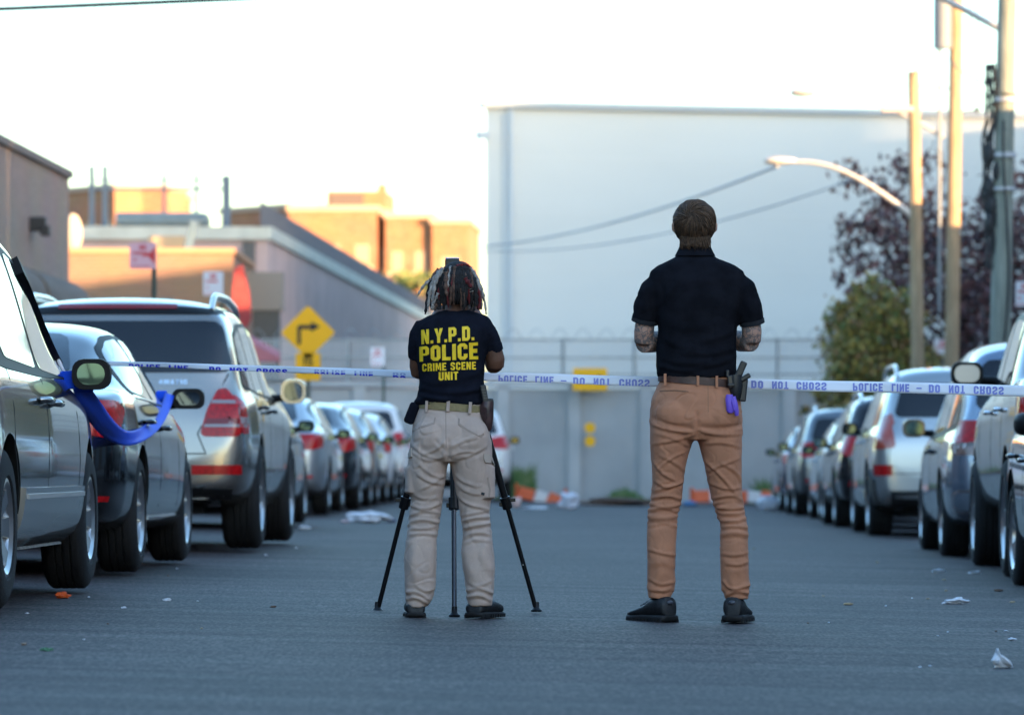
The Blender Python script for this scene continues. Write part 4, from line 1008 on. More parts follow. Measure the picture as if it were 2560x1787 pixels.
# --- big silver SUV
P_GL = paint('paint_silver_beige', (.32, .29, .26), .8, .22)
gl = dict(L=5.08, W=.985, paint=P_GL, crown=.035,
    top=[(0, .58), (.015, .80), (.05, .98), (.10, 1.12), (.20, 1.38), (.32, 1.62), (.42, 1.725), (.75, 1.765), (1.8, 1.785), (2.6, 1.74), (3.1, 1.55), (3.5, 1.24), (3.72, 1.13), (4.4, 1.08), (4.85, .92), (5.02, .72), (5.08, .58)],
    bot=[(0, .44), (.12, .36), (.6, .29), (4.4, .28), (4.95, .33), (5.08, .42)],
    sh=[(0, 1.02), (1, 1.08), (3.4, 1.06), (4.3, 1.0), (4.9, .8), (5.08, .62)],
    hw=[(0, .83), (.04, .905), (.12, .95), (.3, .975), (.8, 1.0), (1.4, .985), (2.5, .98), (3.5, .985), (4.1, 1.0), (4.6, .95), (4.9, .86), (5.03, .74), (5.08, .55)],
    wt=[(0, .74), (1, .735), (3, .72), (4, .7)], wheels=[1.0, 4.075], tr=.385, tw=.275, rim='five', arch=.055, inset=.0,
    mirror=(3.28, 1.17, .20, .19, .13), mirror_mat=P_GL, mirg=mat('mirror_glass_dark', (.05, .055, .06), .08, metal=1),
    win=[[(.42, 1.16), (.58, 1.50), (1.06, 1.58), (1.12, 1.13)], [(1.2, 1.13), (1.16, 1.59), (2.02, 1.62), (2.08, 1.12)], [(2.16, 1.12), (2.12, 1.62), (2.62, 1.59), (3.0, 1.4), (3.32, 1.12)]],
    trimpoly=[(.38, 1.14), (.56, 1.53), (1.1, 1.62), (2.1, 1.655), (2.68, 1.62), (3.08, 1.43), (3.44, 1.10), (2.1, 1.10)],
    seams=[[(2.12, .42), (2.12, 1.1)], [(3.4, .42), (3.42, 1.08)], [(1.48, .5), (1.3, .8), (1.16, 1.1)]], handles=[(2.3, 1.0), (1.42, 1.02)], handle_mat=mat('handle_dark', (.1, .1, .1), .2, metal=.8),
    side=[('tail_lamp_wrap', [(.08, .82), (.11, 1.0), (.16, 1.10), (.24, 1.03), (.22, .82)], LRED, .006), ('tail_lamp_band', [(.04, .89), (.045, .935), (.23, .935), (.22, .89)], mat('lamp_grey', (.30, .24, .25), .2, coat=1), .010), ('side_step', [(1.5, .28), (1.5, .33), (3.45, .33), (3.45, .28)], CHR, .03)],
    rearpair=[('tail_lamp', [(.615, .80), (.66, .98), (.73, 1.13), (.79, 1.14), (.87, 1.04), (.91, .80)], LRED, .007),
              ('tail_lamp_dark', [(.65, .885), (.665, .925), (.925, .925), (.93, .885)], LDRK, .010), ('tail_lamp_band', [(.645, .865), (.65, .885), (.93, .885), (.93, .865)], mat('lamp_grey', (.30, .24, .25), .2, coat=1), .011), ('tail_lamp_band', [(.69, 1.03), (.70, 1.055), (.85, 1.05), (.865, 1.025)], mat('lamp_grey', (.30, .24, .25), .2, coat=1), .011),
              ('rear_fog_strip', [(.56, .535), (.56, .60), (.90, .60), (.90, .535)], LRED, .008), ('exhaust_surround', rrect(.60, .335, .20, .075, .03), CHR, .012), ('exhaust_hole', rrect(.60, .335, .16, .045, .02), WELL, .014)],
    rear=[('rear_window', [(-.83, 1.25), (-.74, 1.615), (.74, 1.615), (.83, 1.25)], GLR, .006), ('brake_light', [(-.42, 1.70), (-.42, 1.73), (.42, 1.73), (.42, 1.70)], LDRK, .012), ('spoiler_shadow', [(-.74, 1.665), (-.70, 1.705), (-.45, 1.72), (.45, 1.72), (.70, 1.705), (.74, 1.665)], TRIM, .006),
          ('number_plate', rrect(0, .93, .32, .16, .01), PLATE, .008), ('bumper_lower', [(-.82, .36), (-.84, .44), (.84, .44), (.82, .36)], PLAS, .006)],
    rearseam=[[(-.66, .68), (-.60, .82), (-.70, 1.02), (-.80, 1.24)], [(.66, .68), (.60, .82), (.70, 1.02), (.80, 1.24)], [(-.66, .68), (.66, .68)]], wiper=((-.02, 1.27), (.42, 1.275)),
    rails=(.50, 2.9, .655, .075), railr=.024, railm=mat('rail_silver', (.6, .6, .6), .22, metal=.9))
glr, glb = build_car(gl, (-2.80, 30.75, gz(-2.8)), HEAD, 'large silver SUV with roof rails and tall red tail lamps on the left', GL_, 'suv', 'parked_suv')
me = text_mesh([('4MATIC', 0, 0, .032, .2, 2)])
def onb(x, y):
    h, nn, _, _ = glb.ray_cast(Vector((-3, -(x + .42), y + 1.165)), Vector((1, 0, 0))); return h + nn * .006
map_mesh(me, onb, 'badge_lettering', CHR, glr)

# --- farther left cars
SIL = paint('paint_silver', (.30, .31, .32), .8, .3); WHT = paint('paint_white', (.68, .69, .70), .0, .35); BLKP = paint('paint_black', (.010, .011, .013), 0, .2)
GRYP = paint('paint_mid_grey', (.20, .21, .22), .8, .3); DBL = paint('paint_dark_blue', (.02, .025, .09), .4, .2); PBEI = paint('paint_pale_gold', (.34, .32, .28), .8, .3)
A_, _ = build_car(sedan(4.75, .91, 1.46, SIL), (-3.08, 41.4, gz(-3)), HEAD, 'silver sedan mostly hidden behind the large silver SUV', GL_, 'car', 'parked_sedan')
def swap_paint(m): return {'paint_silver': m}
dup_tree(A_, (-3.12, 52.4, gz(-3)), HEAD, 'pale silver sedan with bright red tail lamp, fifth vehicle from the left front', GL_, swap_paint(paint('paint_pale_silver', (.42, .44, .46), .7, .3)))
dup_tree(A_, (-2.95, 58.4, gz(-3)), HEAD, 'black sedan between the two pale sedans in the left row', GL_, swap_paint(BLKP))
dup_tree(A_, (-2.90, 64.6, gz(-3)), HEAD, 'gold tinted pale sedan just past the black sedan in the left row', GL_, swap_paint(PBEI))
dup_tree(A_, (-2.80, 70.4, gz(-3)), HEAD, 'small white sedan last but one in the left row', GL_, swap_paint(WHT))
B_, _ = build_car(suv(4.6, .94, 1.70, WHT, False), (-2.72, 76.6, gz(-3)), HEAD, 'white SUV with wide black rear window at the far end of the left row', GL_, 'suv', 'parked_suv')
dup_tree(B_, (-.93, 79.4, gz(-1)), R(90), 'white van like SUV parked behind the woman against the end wall', None, {}, 'suv')

# --- right row
P_SIE = paint('paint_blue_silver', (.24, .30, .39), .75, .26)
sie = dict(van); sie.update(L=5.05, W=.98, paint=P_SIE, tr=.345, tw=.23, rim='five', wheels=[1.05, 4.05], wt=[(0, .72), (1, .72), (3, .7), (4, .68)], mirror=(3.35, 1.08, .20, .16, .14), mirror_mat=BLKP, handle_mat=mat('handle_dark', (.1, .1, .1), .2, metal=.8),
    top=[(0, .60), (.02, .90), (.05, 1.06), (.13, 1.30), (.26, 1.56), (.36, 1.68), (.7, 1.74), (1.6, 1.77), (2.4, 1.75), (2.95, 1.68), (3.35, 1.48), (3.8, 1.22), (4.05, 1.08), (4.55, .97), (4.85, .82), (5.0, .62), (5.05, .48)],
    side=[('tail_lamp_wrap', [(.02, .93), (.04, 1.11), (.26, 1.11), (.20, .93)], LRED, .007), ('tail_lamp_clear', [(.02, .85), (.02, .93), (.18, .93), (.14, .85)], LCLR, .007), ('belt_line', [(.25, 1.06), (.25, 1.075), (3.4, 1.0), (3.4, .985)], TRIM, .004)],
    rearpair=[('tail_lamp', [(.40, .95), (.40, 1.10), (.92, 1.12), (.94, .94)], LRED, .008), ('tail_lamp_clear', [(.50, .83), (.46, .945), (.935, .935), (.90, .84)], mat('lamp_smoke', (.20, .12, .10), .2, coat=1, var=.5, scale=20), .008), ('lamp_trim', [(.42, .82), (.42, .945), (.47, .945), (.47, .82)], CHR, .010),
              ('bumper_chrome', rrect(.62, .47, .62, .19, .08, 6), CHR, .012), ('bumper_insert', rrect(.62, .47, .55, .13, .06, 6), mat('insert_grey', (.12, .14, .17), .4), .016)],
    rear=[('rear_window', [(-.74, 1.2), (-.66, 1.60), (.66, 1.60), (.74, 1.2)], GLR, .005), ('number_plate', rrect(0, .9, .32, .16, .01), PLATE, .008)],
    rearseam=[[(-.70, .62), (-.70, 1.18)], [(.70, .62), (.70, 1.18)]])
HR = R(90 - 1.15)
build_car(sie, (4.42, 34.9, gz(4.4)), R(90 - 2.2), 'blue silver minivan with chrome ringed bumper reflector on the right', GR_, 'minivan', 'parked_minivan')
P_MON = paint('paint_silver_cool', (.42, .435, .44), .7, .28)
mon = suv(4.8, .93, 1.80, P_MON, True, 'six'); mon['rearpair'] = [('tail_lamp', [(.66, .95), (.70, 1.20), (.80, 1.32), (.86, 1.2), (.90, .93)], mat('lamp_orange_red', (.45, .07, .04), .2, coat=1), .008), ('reflector', [(.70, .66), (.70, .77), (.88, .77), (.88, .66)], LRED, .008)]
mon['side'] = [('tail_lamp_wrap', [(.06, .95), (.12, 1.20), (.2, 1.32), (.30, 1.2), (.24, .93)], mat('lamp_orange_red', (.45, .07, .04), .2, coat=1), .006), ('wheel_flare', [(.2, .36), (.2, .62), (.45, .72), (.5, .5), (.5, .36)], PLAS, .02), ('cladding', [(1.4, .27), (1.4, .5), (3.2, .5), (3.2, .27)], P_MON, .02)]
mon['rails'] = (.45, 2.6, .62, .085); mon['railm'] = P_MON; mon['tr'] = .385; mon['tw'] = .26
build_car(mon, (4.68, 46.0, gz(4.8)), HR, 'silver off road SUV with orange red tail lamps under the yellowing tree', GR_, 'suv', 'parked_suv')
C_, _ = build_car(suv(4.55, .92, 1.62, BLKP, True), (4.80, 52.7, gz(5)), HR, 'black SUV with pale roof rails beyond the silver off road SUV', GR_, 'suv', 'parked_suv')
dup_tree(A_, (5.05, 58.9, gz(5)), HR, 'bright silver white sedan in the right row past the black SUV', GR_, swap_paint(WHT))
dup_tree(C_, (5.1, 65.0, gz(5)), HR, 'dark grey hatchback SUV second from the far end on the right', GR_, {'paint_black': GRYP})
dup_tree(A_, (5.25, 71.2, gz(5)), HR, 'dark blue sedan farthest away in the right row', GR_, swap_paint(DBL))
# pickup
P_PU = paint('paint_pickup_silver', (.28, .285, .29), .8, .3)
pu = dict(L=5.6, W=1.0, paint=P_PU, crown=.03,
    top=[(0, .60), (.01, 1.0), (.03, 1.26), (.10, 1.36), (.4, 1.37), (1.0, 1.37), (1.30, 1.38), (1.42, 1.6), (1.56, 1.84), (1.9, 1.90), (3.0, 1.90), (3.4, 1.82), (4.0, 1.38), (4.2, 1.25), (5.1, 1.18), (5.45, 1.0), (5.57, .8), (5.6, .62)],
    bot=[(0, .52), (.1, .45), (.6, .42), (5.0, .40), (5.5, .42), (5.6, .5)], sh=[(0, 1.2), (.2, 1.3), (1, 1.30), (1.5, 1.24), (4.0, 1.2), (5.2, 1.1), (5.6, .7)],
    hw=[(0, .93), (.05, .965), (.3, .985), (2, .99), (4.6, .99), (5.2, .95), (5.5, .88), (5.6, .7)], wt=.76, wheels=[1.15, 4.55], tr=.40, tw=.27, rim='six', arch=.08, inset=0,
    mirror=(3.62, 1.41, .235, .17, .16), mirg=mat('mirror_glass_pale', (.34, .36, .40), .3, metal=.7),
    win=[[(1.72, 1.3), (1.75, 1.72), (2.6, 1.76), (2.62, 1.28)], [(2.72, 1.28), (2.7, 1.76), (3.25, 1.72), (3.85, 1.3)]], trimpoly=[(1.66, 1.27), (1.7, 1.76), (2.6, 1.80), (3.3, 1.76), (3.95, 1.26)],
    seams=[[(2.66, .5), (2.66, 1.27)], [(3.95, .5), (3.95, 1.26)], [(1.62, .5), (1.62, 1.3)]], handles=[(2.85, 1.12), (1.8, 1.13)], handle_mat=CHR,
    side=[('tail_lamp_wrap', [(.02, .93), (.02, 1.24), (.12, 1.25), (.12, .93)], LRED, .01), ('mud_flap', [(.55, .38), (.52, .75), (.70, .70), (.68, .38)], PLAS, .012), ('clear_lens', [(.02, .84), (.02, .93), (.12, .93), (.12, .84)], LCLR, .01)],
    rearpair=[('tail_lamp', [(.80, .93), (.80, 1.24), (.93, 1.24), (.95, .93)], LRED, .012), ('clear_lens', [(.80, .80), (.80, .93), (.95, .93), (.95, .80)], LCLR, .012)],
    rear=[('rear_window', [(-.55, 1.48), (-.5, 1.76), (.5, 1.76), (.55, 1.48)], GLR, .005), ('chrome_bumper', [(-.93, .56), (-.95, .74), (.95, .74), (.93, .56)], CHR, .05)], rearseam=[[(-.76, .78), (-.76, 1.3)], [(.76, .78), (.76, 1.3)]])
build_car(pu, (4.19, 27.9, gz(4.2)), R(90 - 2.6), 'tall silver pickup with big square wing mirror near the right edge', GR_, 'pickup', 'parked_pickup')
# nearest right: dark compact facing the camera
P_NR = paint('paint_gloss_black', (.02, .021, .024), .3, .12)
nr = sedan(3.75, .86, 1.36, P_NR, 'five'); nr['mirror'] = (2.38, .98, .17, .13, .10)
nr['win'] = nr['win']; nr['frontpair'] = [('head_lamp', [(.46, .56), (.50, .68), (.72, .70), (.78, .64), (.72, .55)], LCLR, .008)]
nr['side'] = [('head_lamp_wrap', [(3.30, .58), (3.25, .70), (3.52, .68), (3.62, .58)], LCLR, .007), ('chrome_strip', [(.8, .20), (.8, .225), (3.1, .225), (3.1, .20)], CHR, .01), ('sill', [(1.0, .225), (1.0, .25), (2.7, .25), (2.7, .225)], PLAS, .004)]
nr['front'] = [('windscreen', [(-.5, 1.0), (-.42, 1.26), (.42, 1.26), (.5, 1.0)], GLS, .004), ('grille', [(-.32, .40), (-.36, .54), (.36, .54), (.32, .40)], TRIM, .005), ('number_plate', rrect(0, .34, .32, .13, .01), PLATE, .01)]
build_car(nr, (3.90, 27.6, gz(3.8)), R(-90 - 1.0), 'glossy black compact car facing the camera at the right edge', GR_, 'car', 'parked_compact')
# ------------------------------------------------------------------ people
SKIN_L = mat('skin_light', (.46, .27, .20), .55, var=.12, scale=25)
SKIN_D = mat('skin_dark', (.125, .055, .032), .5, var=.15, scale=25)
def tattoo_mat():
    m = mat('skin_tattooed', (.40, .25, .19), .55); n = m.node_tree.nodes; l = m.node_tree.links; b = n['Principled BSDF']
    t = n.new('ShaderNodeTexCoord'); w = n.new('ShaderNodeTexNoise'); w.inputs['Scale'].default_value = 26; w.inputs['Detail'].default_value = 3; w.inputs['Distortion'].default_value = 2.2
    l.new(t.outputs['Object'], w.inputs['Vector'])
    v = n.new('ShaderNodeTexVoronoi'); v.feature = 'DISTANCE_TO_EDGE'; v.inputs['Scale'].default_value = 42; l.new(t.outputs['Object'], v.inputs['Vector'])
    r1 = n.new('ShaderNodeMapRange'); r1.inputs['From Min'].default_value = .47; r1.inputs['From Max'].default_value = .53; l.new(w.outputs['Fac'], r1.inputs['Value'])
    r2 = n.new('ShaderNodeMapRange'); r2.inputs['From Min'].default_value = .02; r2.inputs['From Max'].default_value = .06; l.new(v.outputs['Distance'], r2.inputs['Value'])
    mu = n.new('ShaderNodeMath'); mu.operation = 'MULTIPLY'; l.new(r1.outputs[0], mu.inputs[0]); l.new(r2.outputs[0], mu.inputs[1])
    m2 = n.new('ShaderNodeMath'); m2.operation = 'MULTIPLY_ADD'; m2.inputs[1].default_value = .75; m2.inputs[2].default_value = .2; l.new(mu.outputs[0], m2.inputs[0])
    mx = n.new('ShaderNodeMix'); mx.data_type = 'RGBA'; mx.inputs['A'].default_value = (.085, .095, .10, 1); mx.inputs['B'].default_value = (.46, .26, .19, 1)
    l.new(m2.outputs[0], mx.inputs['Factor']); l.new(mx.outputs['Result'], b.inputs['Base Color']); return m
TATT = tattoo_mat()
def cloth(name, col, rough=.9, weave=900, bump=.25, var=.06):
    dk = max(col) < .05
    return mat(name, col, rough, var=var, scale=14, bump=bump, bscale=weave, sheen=0 if dk else .1, spec=.06 if dk else .2)
TAN = cloth('cloth_tan', (.49, .212, .117)); KHA = cloth('cloth_khaki', (.50, .375, .31)); NAVY = cloth('cloth_navy_black', (.0085, .010, .017), var=.2); BLKC = cloth('cloth_black', (.0085, .009, .0125), var=.25)
LEA = mat('leather_brown', (.075, .035, .025), .45, var=.3, scale=20, bump=.2, bscale=60); LEAD = mat('leather_dark', (.05, .025, .025), .35, var=.4, scale=30)
WEB = mat('belt_webbing', (.27, .21, .10), .8, var=.1, scale=60, bump=.3, bscale=400); GUN = mat('gun_black', (.014, .015, .017), .38); SHOE = mat('shoe_black', (.006, .0065, .008), .5, var=.2, scale=40, bump=.3, bscale=200)
SOLE = mat('shoe_sole', (.005, .005, .006), .7); PURP = mat('glove_purple', (.19, .10, .62), .45)

class Fig:
    def __init__(s, pxc, d, zg): s.pxc, s.d, s.k, s.zg = pxc, d, FPX / d, zg
    def x(s, px): return (px - s.pxc) / s.k
    def z(s, py): return (HY - py) / s.k + .66 - s.zg
def ring(cx, cy, z, rx, ry, n=28, p=2.3, tilt=0.0):
    out = []
    for j in range(n):
        a = 2 * math.pi * j / n; c, q = math.cos(a), math.sin(a)
        out.append((cx + rx * math.copysign(abs(c) ** (2 / p), c), cy + ry * math.copysign(abs(q) ** (2 / p), q), z + tilt * c * rx))
    return out
def limb(mb, F, rows, cap=True):
    """rows: (py, left px, right px, half depth, y centre)"""
    mb.loft([ring(F.x((l + r) / 2), yc, F.z(py), (r - l) / 2 / F.k, hd) for (py, l, r, hd, yc) in rows], cap)
def remeshed(mb, voxel, smooth=4, fac=.5):
    me = mb.mesh('rm', TAN)
    return bake(me, [('REMESH', dict(mode='VOXEL', voxel_size=voxel, adaptivity=0)), ('SMOOTH', dict(factor=fac, iterations=smooth))])
def seg_dist(X, Z, poly):
    """distance and signed side to a polyline, numpy"""
    best = np.full(X.shape, 9.0); side = np.zeros(X.shape); tt = np.zeros(X.shape); n = len(poly) - 1
    for i in range(n):
        ax, az = poly[i]; bx, bz = poly[i + 1]; dx, dz = bx - ax, bz - az; L2 = dx * dx + dz * dz + 1e-12
        t = np.clip(((X - ax) * dx + (Z - az) * dz) / L2, 0, 1); ex, ez = X - ax - t * dx, Z - az - t * dz
        dd = np.hypot(ex, ez); sg = np.sign(dx * ez - dz * ex); m = dd < best
        best = np.where(m, dd, best); side = np.where(m, sg, side); tt = np.where(m, (i + t) / n, tt)
    return best, side, tt
def smooth_poly(p, n=3):
    for _ in range(n):
        q = [p[0]]
        for a, b in zip(p[:-1], p[1:]): q += [(a[0] * .75 + b[0] * .25, a[1] * .75 + b[1] * .25), (a[0] * .25 + b[0] * .75, a[1] * .25 + b[1] * .75)]
        p = q + [p[-1]]
    return p
def wrinkle(me, folds, bands=(), fine=0.0, seed=0.0, crease=0.0):
    """folds: (polyline (x,z), amp, width); bands: (z0, z1, amp, freq) horizontal crumple zones"""
    n = len(me.vertices); co = np.empty(n * 3); me.vertices.foreach_get('co', co); co = co.reshape(-1, 3)
    no = np.empty(n * 3); me.vertices.foreach_get('normal', no); no = no.reshape(-1, 3)
    X, Y, Z = co[:, 0], co[:, 1], co[:, 2]; d = np.zeros(n)
    face = np.clip(.35 - no[:, 1] * 1.4, 0, 1)
    for poly, amp, w in folds:
        dd, sg, tt = seg_dist(X, Z, smooth_poly(poly)); t = dd * sg; env = np.sin(np.pi * np.clip(tt, .04, .96)) ** .5
        d += face * env * amp * (np.exp(-(t / w) ** 2) - .6 * np.exp(-((t + 1.35 * w) / (w * 1.1)) ** 2))
    nz = np.array([noise.noise(Vector((x * 7 + seed, y * 7, z * 5))) for x, y, z in co]); nz2 = np.array([noise.noise(Vector((x * 16, y * 16 + seed, z * 22))) for x, y, z in co])
    for z0, z1, amp, fr in bands:
        m = np.clip((Z - z0) / (.25 * (z1 - z0)), 0, 1) * np.clip((z1 - Z) / (.25 * (z1 - z0)), 0, 1)
        ph = Z * fr + nz * 5.5 + X * 6; s_ = np.sin(ph); d += m * amp * (s_ * np.abs(s_) ** .3) * (.55 + .9 * nz2)
    d += fine * nz2 + fine * 1.3 * nz
    if crease:
        c1 = np.array([noise.noise(Vector((x * 8 + z * 5 + seed, y * 8, z * 12 - x * 6))) for x, y, z in co]); c2 = np.array([noise.noise(Vector((x * 13 - z * 8 + seed * 2, y * 13, z * 17 + x * 9))) for x, y, z in co])
        d -= crease * np.exp(-(c1 / .045) ** 2) * np.clip(.5 + 2 * nz, 0, 1) + .6 * crease * np.exp(-(c2 / .06) ** 2) * np.clip(.5 - 2 * nz, 0, 1)
        d += crease * .7 * np.exp(-((c1 - .11) / .06) ** 2) * np.clip(.5 + 2 * nz, 0, 1)
    co = co + no * d[:, None]; me.vertices.foreach_set('co', co.reshape(-1)); me.update(); return me
def finish(me, name, mats, parent, smooth=True):
    me.materials.clear()
    for m in (mats if isinstance(mats, (list, tuple)) else [mats]): me.materials.append(m)
    me.polygons.foreach_set('use_smooth', [True] * len(me.polygons)); me.update(); return link(name, me, parent)
def hand(mb, wrist, direc, up, sgn, curl=.9, L=.19):
    """palm and five separate curved fingers"""
    f = Vector(direc).normalized(); u = Vector(up); u = (u - f * u.dot(f)).normalized(); s = f.cross(u) * sgn; w = Vector(wrist)
    mb.loft([[w + f * t + s * (a * math.cos(R(q)) * k) + u * (.015 * math.sin(R(q)) * (1.15 - t * 2)) for q in range(0, 360, 30)] for t, k, a in ((-.02, 1, .026), (.02, 1, .034), (.06, 1, .041), (.095, 1, .042), (.105, 1, .036))])
    for i, (off, ln) in enumerate(((-.033, .066), (-.011, .076), (.011, .072), (.032, .056))):
        p = w + f * .09 + s * off; pts = [p]; a = 0.15
        for k, q in enumerate((.45, .32, .23)):
            a += curl * (.5, .8, .6)[k]; p = p + (f * math.cos(a) - u * math.sin(a)) * ln * q * 1.15 + s * off * .05; pts.append(p)
        mb.tube(pts, [.0098, .0092, .0086, .007], 10)
    p = w + f * .03 - s * .034; pts = [p, p + (-s * .55 + f * .6 - u * .3).normalized() * .032, p + (-s * .35 + f * .8 - u * .5).normalized() * .060, p + (-s * .05 + f * .9 - u * .75).normalized() * .082]
    mb.tube(pts, [.014, .0125, .0105, .008], 10)
def head(mb, c, tilt, w=.078, dp=.096, h=.118):
    """head looking along +y, pitched by tilt (radians, + looks up)"""
    M = Matrix.Rotation(tilt, 3, 'X'); c = Vector(c); E = lambda p, r, n=14: mb.ell(c + M @ Vector(p), r, n, 9, M)
    E((0, -.012, .022), (w, dp * .95, h * .78), 22); E((0, .022, -.035), (w * .80, dp * .72, h * .70), 20); E((0, .052, -.083), (w * .42, .034, .026)); E((0, .060, -.045), (w * .55, .026, .045))
    E((0, .085, .018), (w * .62, .012, .012)); mb.tube([c + M @ Vector(p) for p in ((0, .078, .022), (0, .093, .0), (0, .108, -.022), (0, .088, -.033))], [.008, .009, .013, .010], 10)
    for s in (-1, 1):
        E((s * .012, .092, -.028), (.008, .010, .008)); E((s * w * .55, .062, -.022), (.024, .022, .022)); E((s * .022, .073, -.004), (.016, .008, .010))
        mb.tube([c + M @ Vector(p) for p in ((s * (w - .004), -.018, .022), (s * (w + .010), -.026, .012), (s * (w + .010), -.022, -.012), (s * w, -.010, -.030))], [.010, .014, .012, .008], 8)
    mb.tube([c + M @ Vector(p) for p in ((-.024, .080, -.055), (0, .092, -.053), (.024, .080, -.055))], [.004, .007, .004], 8); mb.tube([c + M @ Vector(p) for p in ((-.020, .080, -.064), (0, .090, -.065), (.020, .080, -.064))], [.004, .008, .004], 8)
    return M
def eyes(c, M, parent):
    c = Vector(c)
    for s in (-1, 1):
        mb = MB(); mb.ell(c + M @ Vector((s * .030, .072, .004)), (.0125, .0125, .0125), 14, 9); e = mb.build('eye', mat('eye_white', (.7, .68, .65), .2), parent, smooth=180)
        mb = MB(); mb.ell(c + M @ Vector((s * .030, .0805, .004)), (.006, .0045, .006), 12, 7); mb.build('iris', mat('iris_dark', (.05, .03, .02), .15), e, smooth=180)
def shoe(parent, loc, ang, L=.30, W=.104, boot=False):
    o = empty('shoe', loc, ang, parent); mb = MB(); H = .028 if boot else .036
    def sec(y, w, z0, z1, n=20, p=2.6, xo=0): return [(xo + w * math.copysign(abs(math.cos(R(q))) ** (2 / p), math.cos(R(q))), y, (z0 + z1) / 2 + (z1 - z0) / 2 * math.copysign(abs(math.sin(R(q))) ** (2 / p), math.sin(R(q)))) for q in [360 * k / n for k in range(n)]]
    ys = [(-.075, .032, .7), (-.066, .043, 1), (-.03, .045, 1), (.03, .036, 1), (.09, .041, 1), (.14, .048, 1), (.18, .045, 1), (.205, .034, 1), (.222, .016, .8)]
    k = L / .30; kw = W / .104
    mb.loft([sec(y * k, w * kw * 1.06, .004 * (1 if 0 < i < 8 else 3), (H if y < .1 else H * .85) * (1 if 0 < i < 8 else .85), p=4) for i, (y, w, _) in enumerate(ys)])
    s_ = mb.build('sole', SOLE, o, smooth=50)
    tr = MB()
    for y in np.arange(-.06, .20, .022):
        wv = float(np.interp(y, [q[0] for q in ys], [q[1] for q in ys])) * kw * 1.08
        for sx in (-1, 1): tr.box((sx * (wv - .006), y * k, .008), (.014, .012, .015))
    tr.build('tread', SOLE, o)
    up = MB(); tops = [(-.070, .032, .085), (-.060, .040, .112), (-.01, .043, .118), (.035, .041, .106), (.08, .040, .080), (.13, .046, .062), (.17, .043, .053), (.20, .033, .044), (.215, .015, .035)] if not boot else [(-.070, .036, .058), (-.060, .044, .066), (-.01, .045, .075), (.04, .043, .082), (.09, .044, .080), (.13, .048, .072), (.17, .046, .064), (.20, .036, .05), (.215, .016, .036)]
    up.loft([sec(y * k, w * kw, H * .6, z, p=2.5) for y, w, z in tops]); u = up.build('upper', SHOE, o, smooth=60)
    if not boot:
        lc = MB()
        for q in range(4): lc.tube([(-.022, (.045 + q * .024) * k, .097 - q * .009), (0, (.05 + q * .024) * k, .106 - q * .009), (.022, (.045 + q * .024) * k, .097 - q * .009)], .0035, 6)
        lc.build('laces', mat('lace_grey', (.12, .12, .13), .6), o); hb = MB(); hb.ell((0, -.070 * k, .088), (.016, .008, .010)); hb.build('heel_tab', mat('heel_tab', (.06, .065, .08), .3), o, smooth=180)
    return o
def project_cloth(bvh, me, fn2, name, m, parent, off=.003, cuts=.02):
    def f(a, b):
        x, z = fn2(a, b); h, nn, _, _ = bvh.ray_cast(Vector((x, -2, z)), Vector((0, 1, 0)))
        if h is None: h, nn, _, _ = bvh.find_nearest(Vector((x, -.1, z)))
        return h + Vector((0, -off, 0))
    return map_mesh(me, f, name, m, parent, cuts)

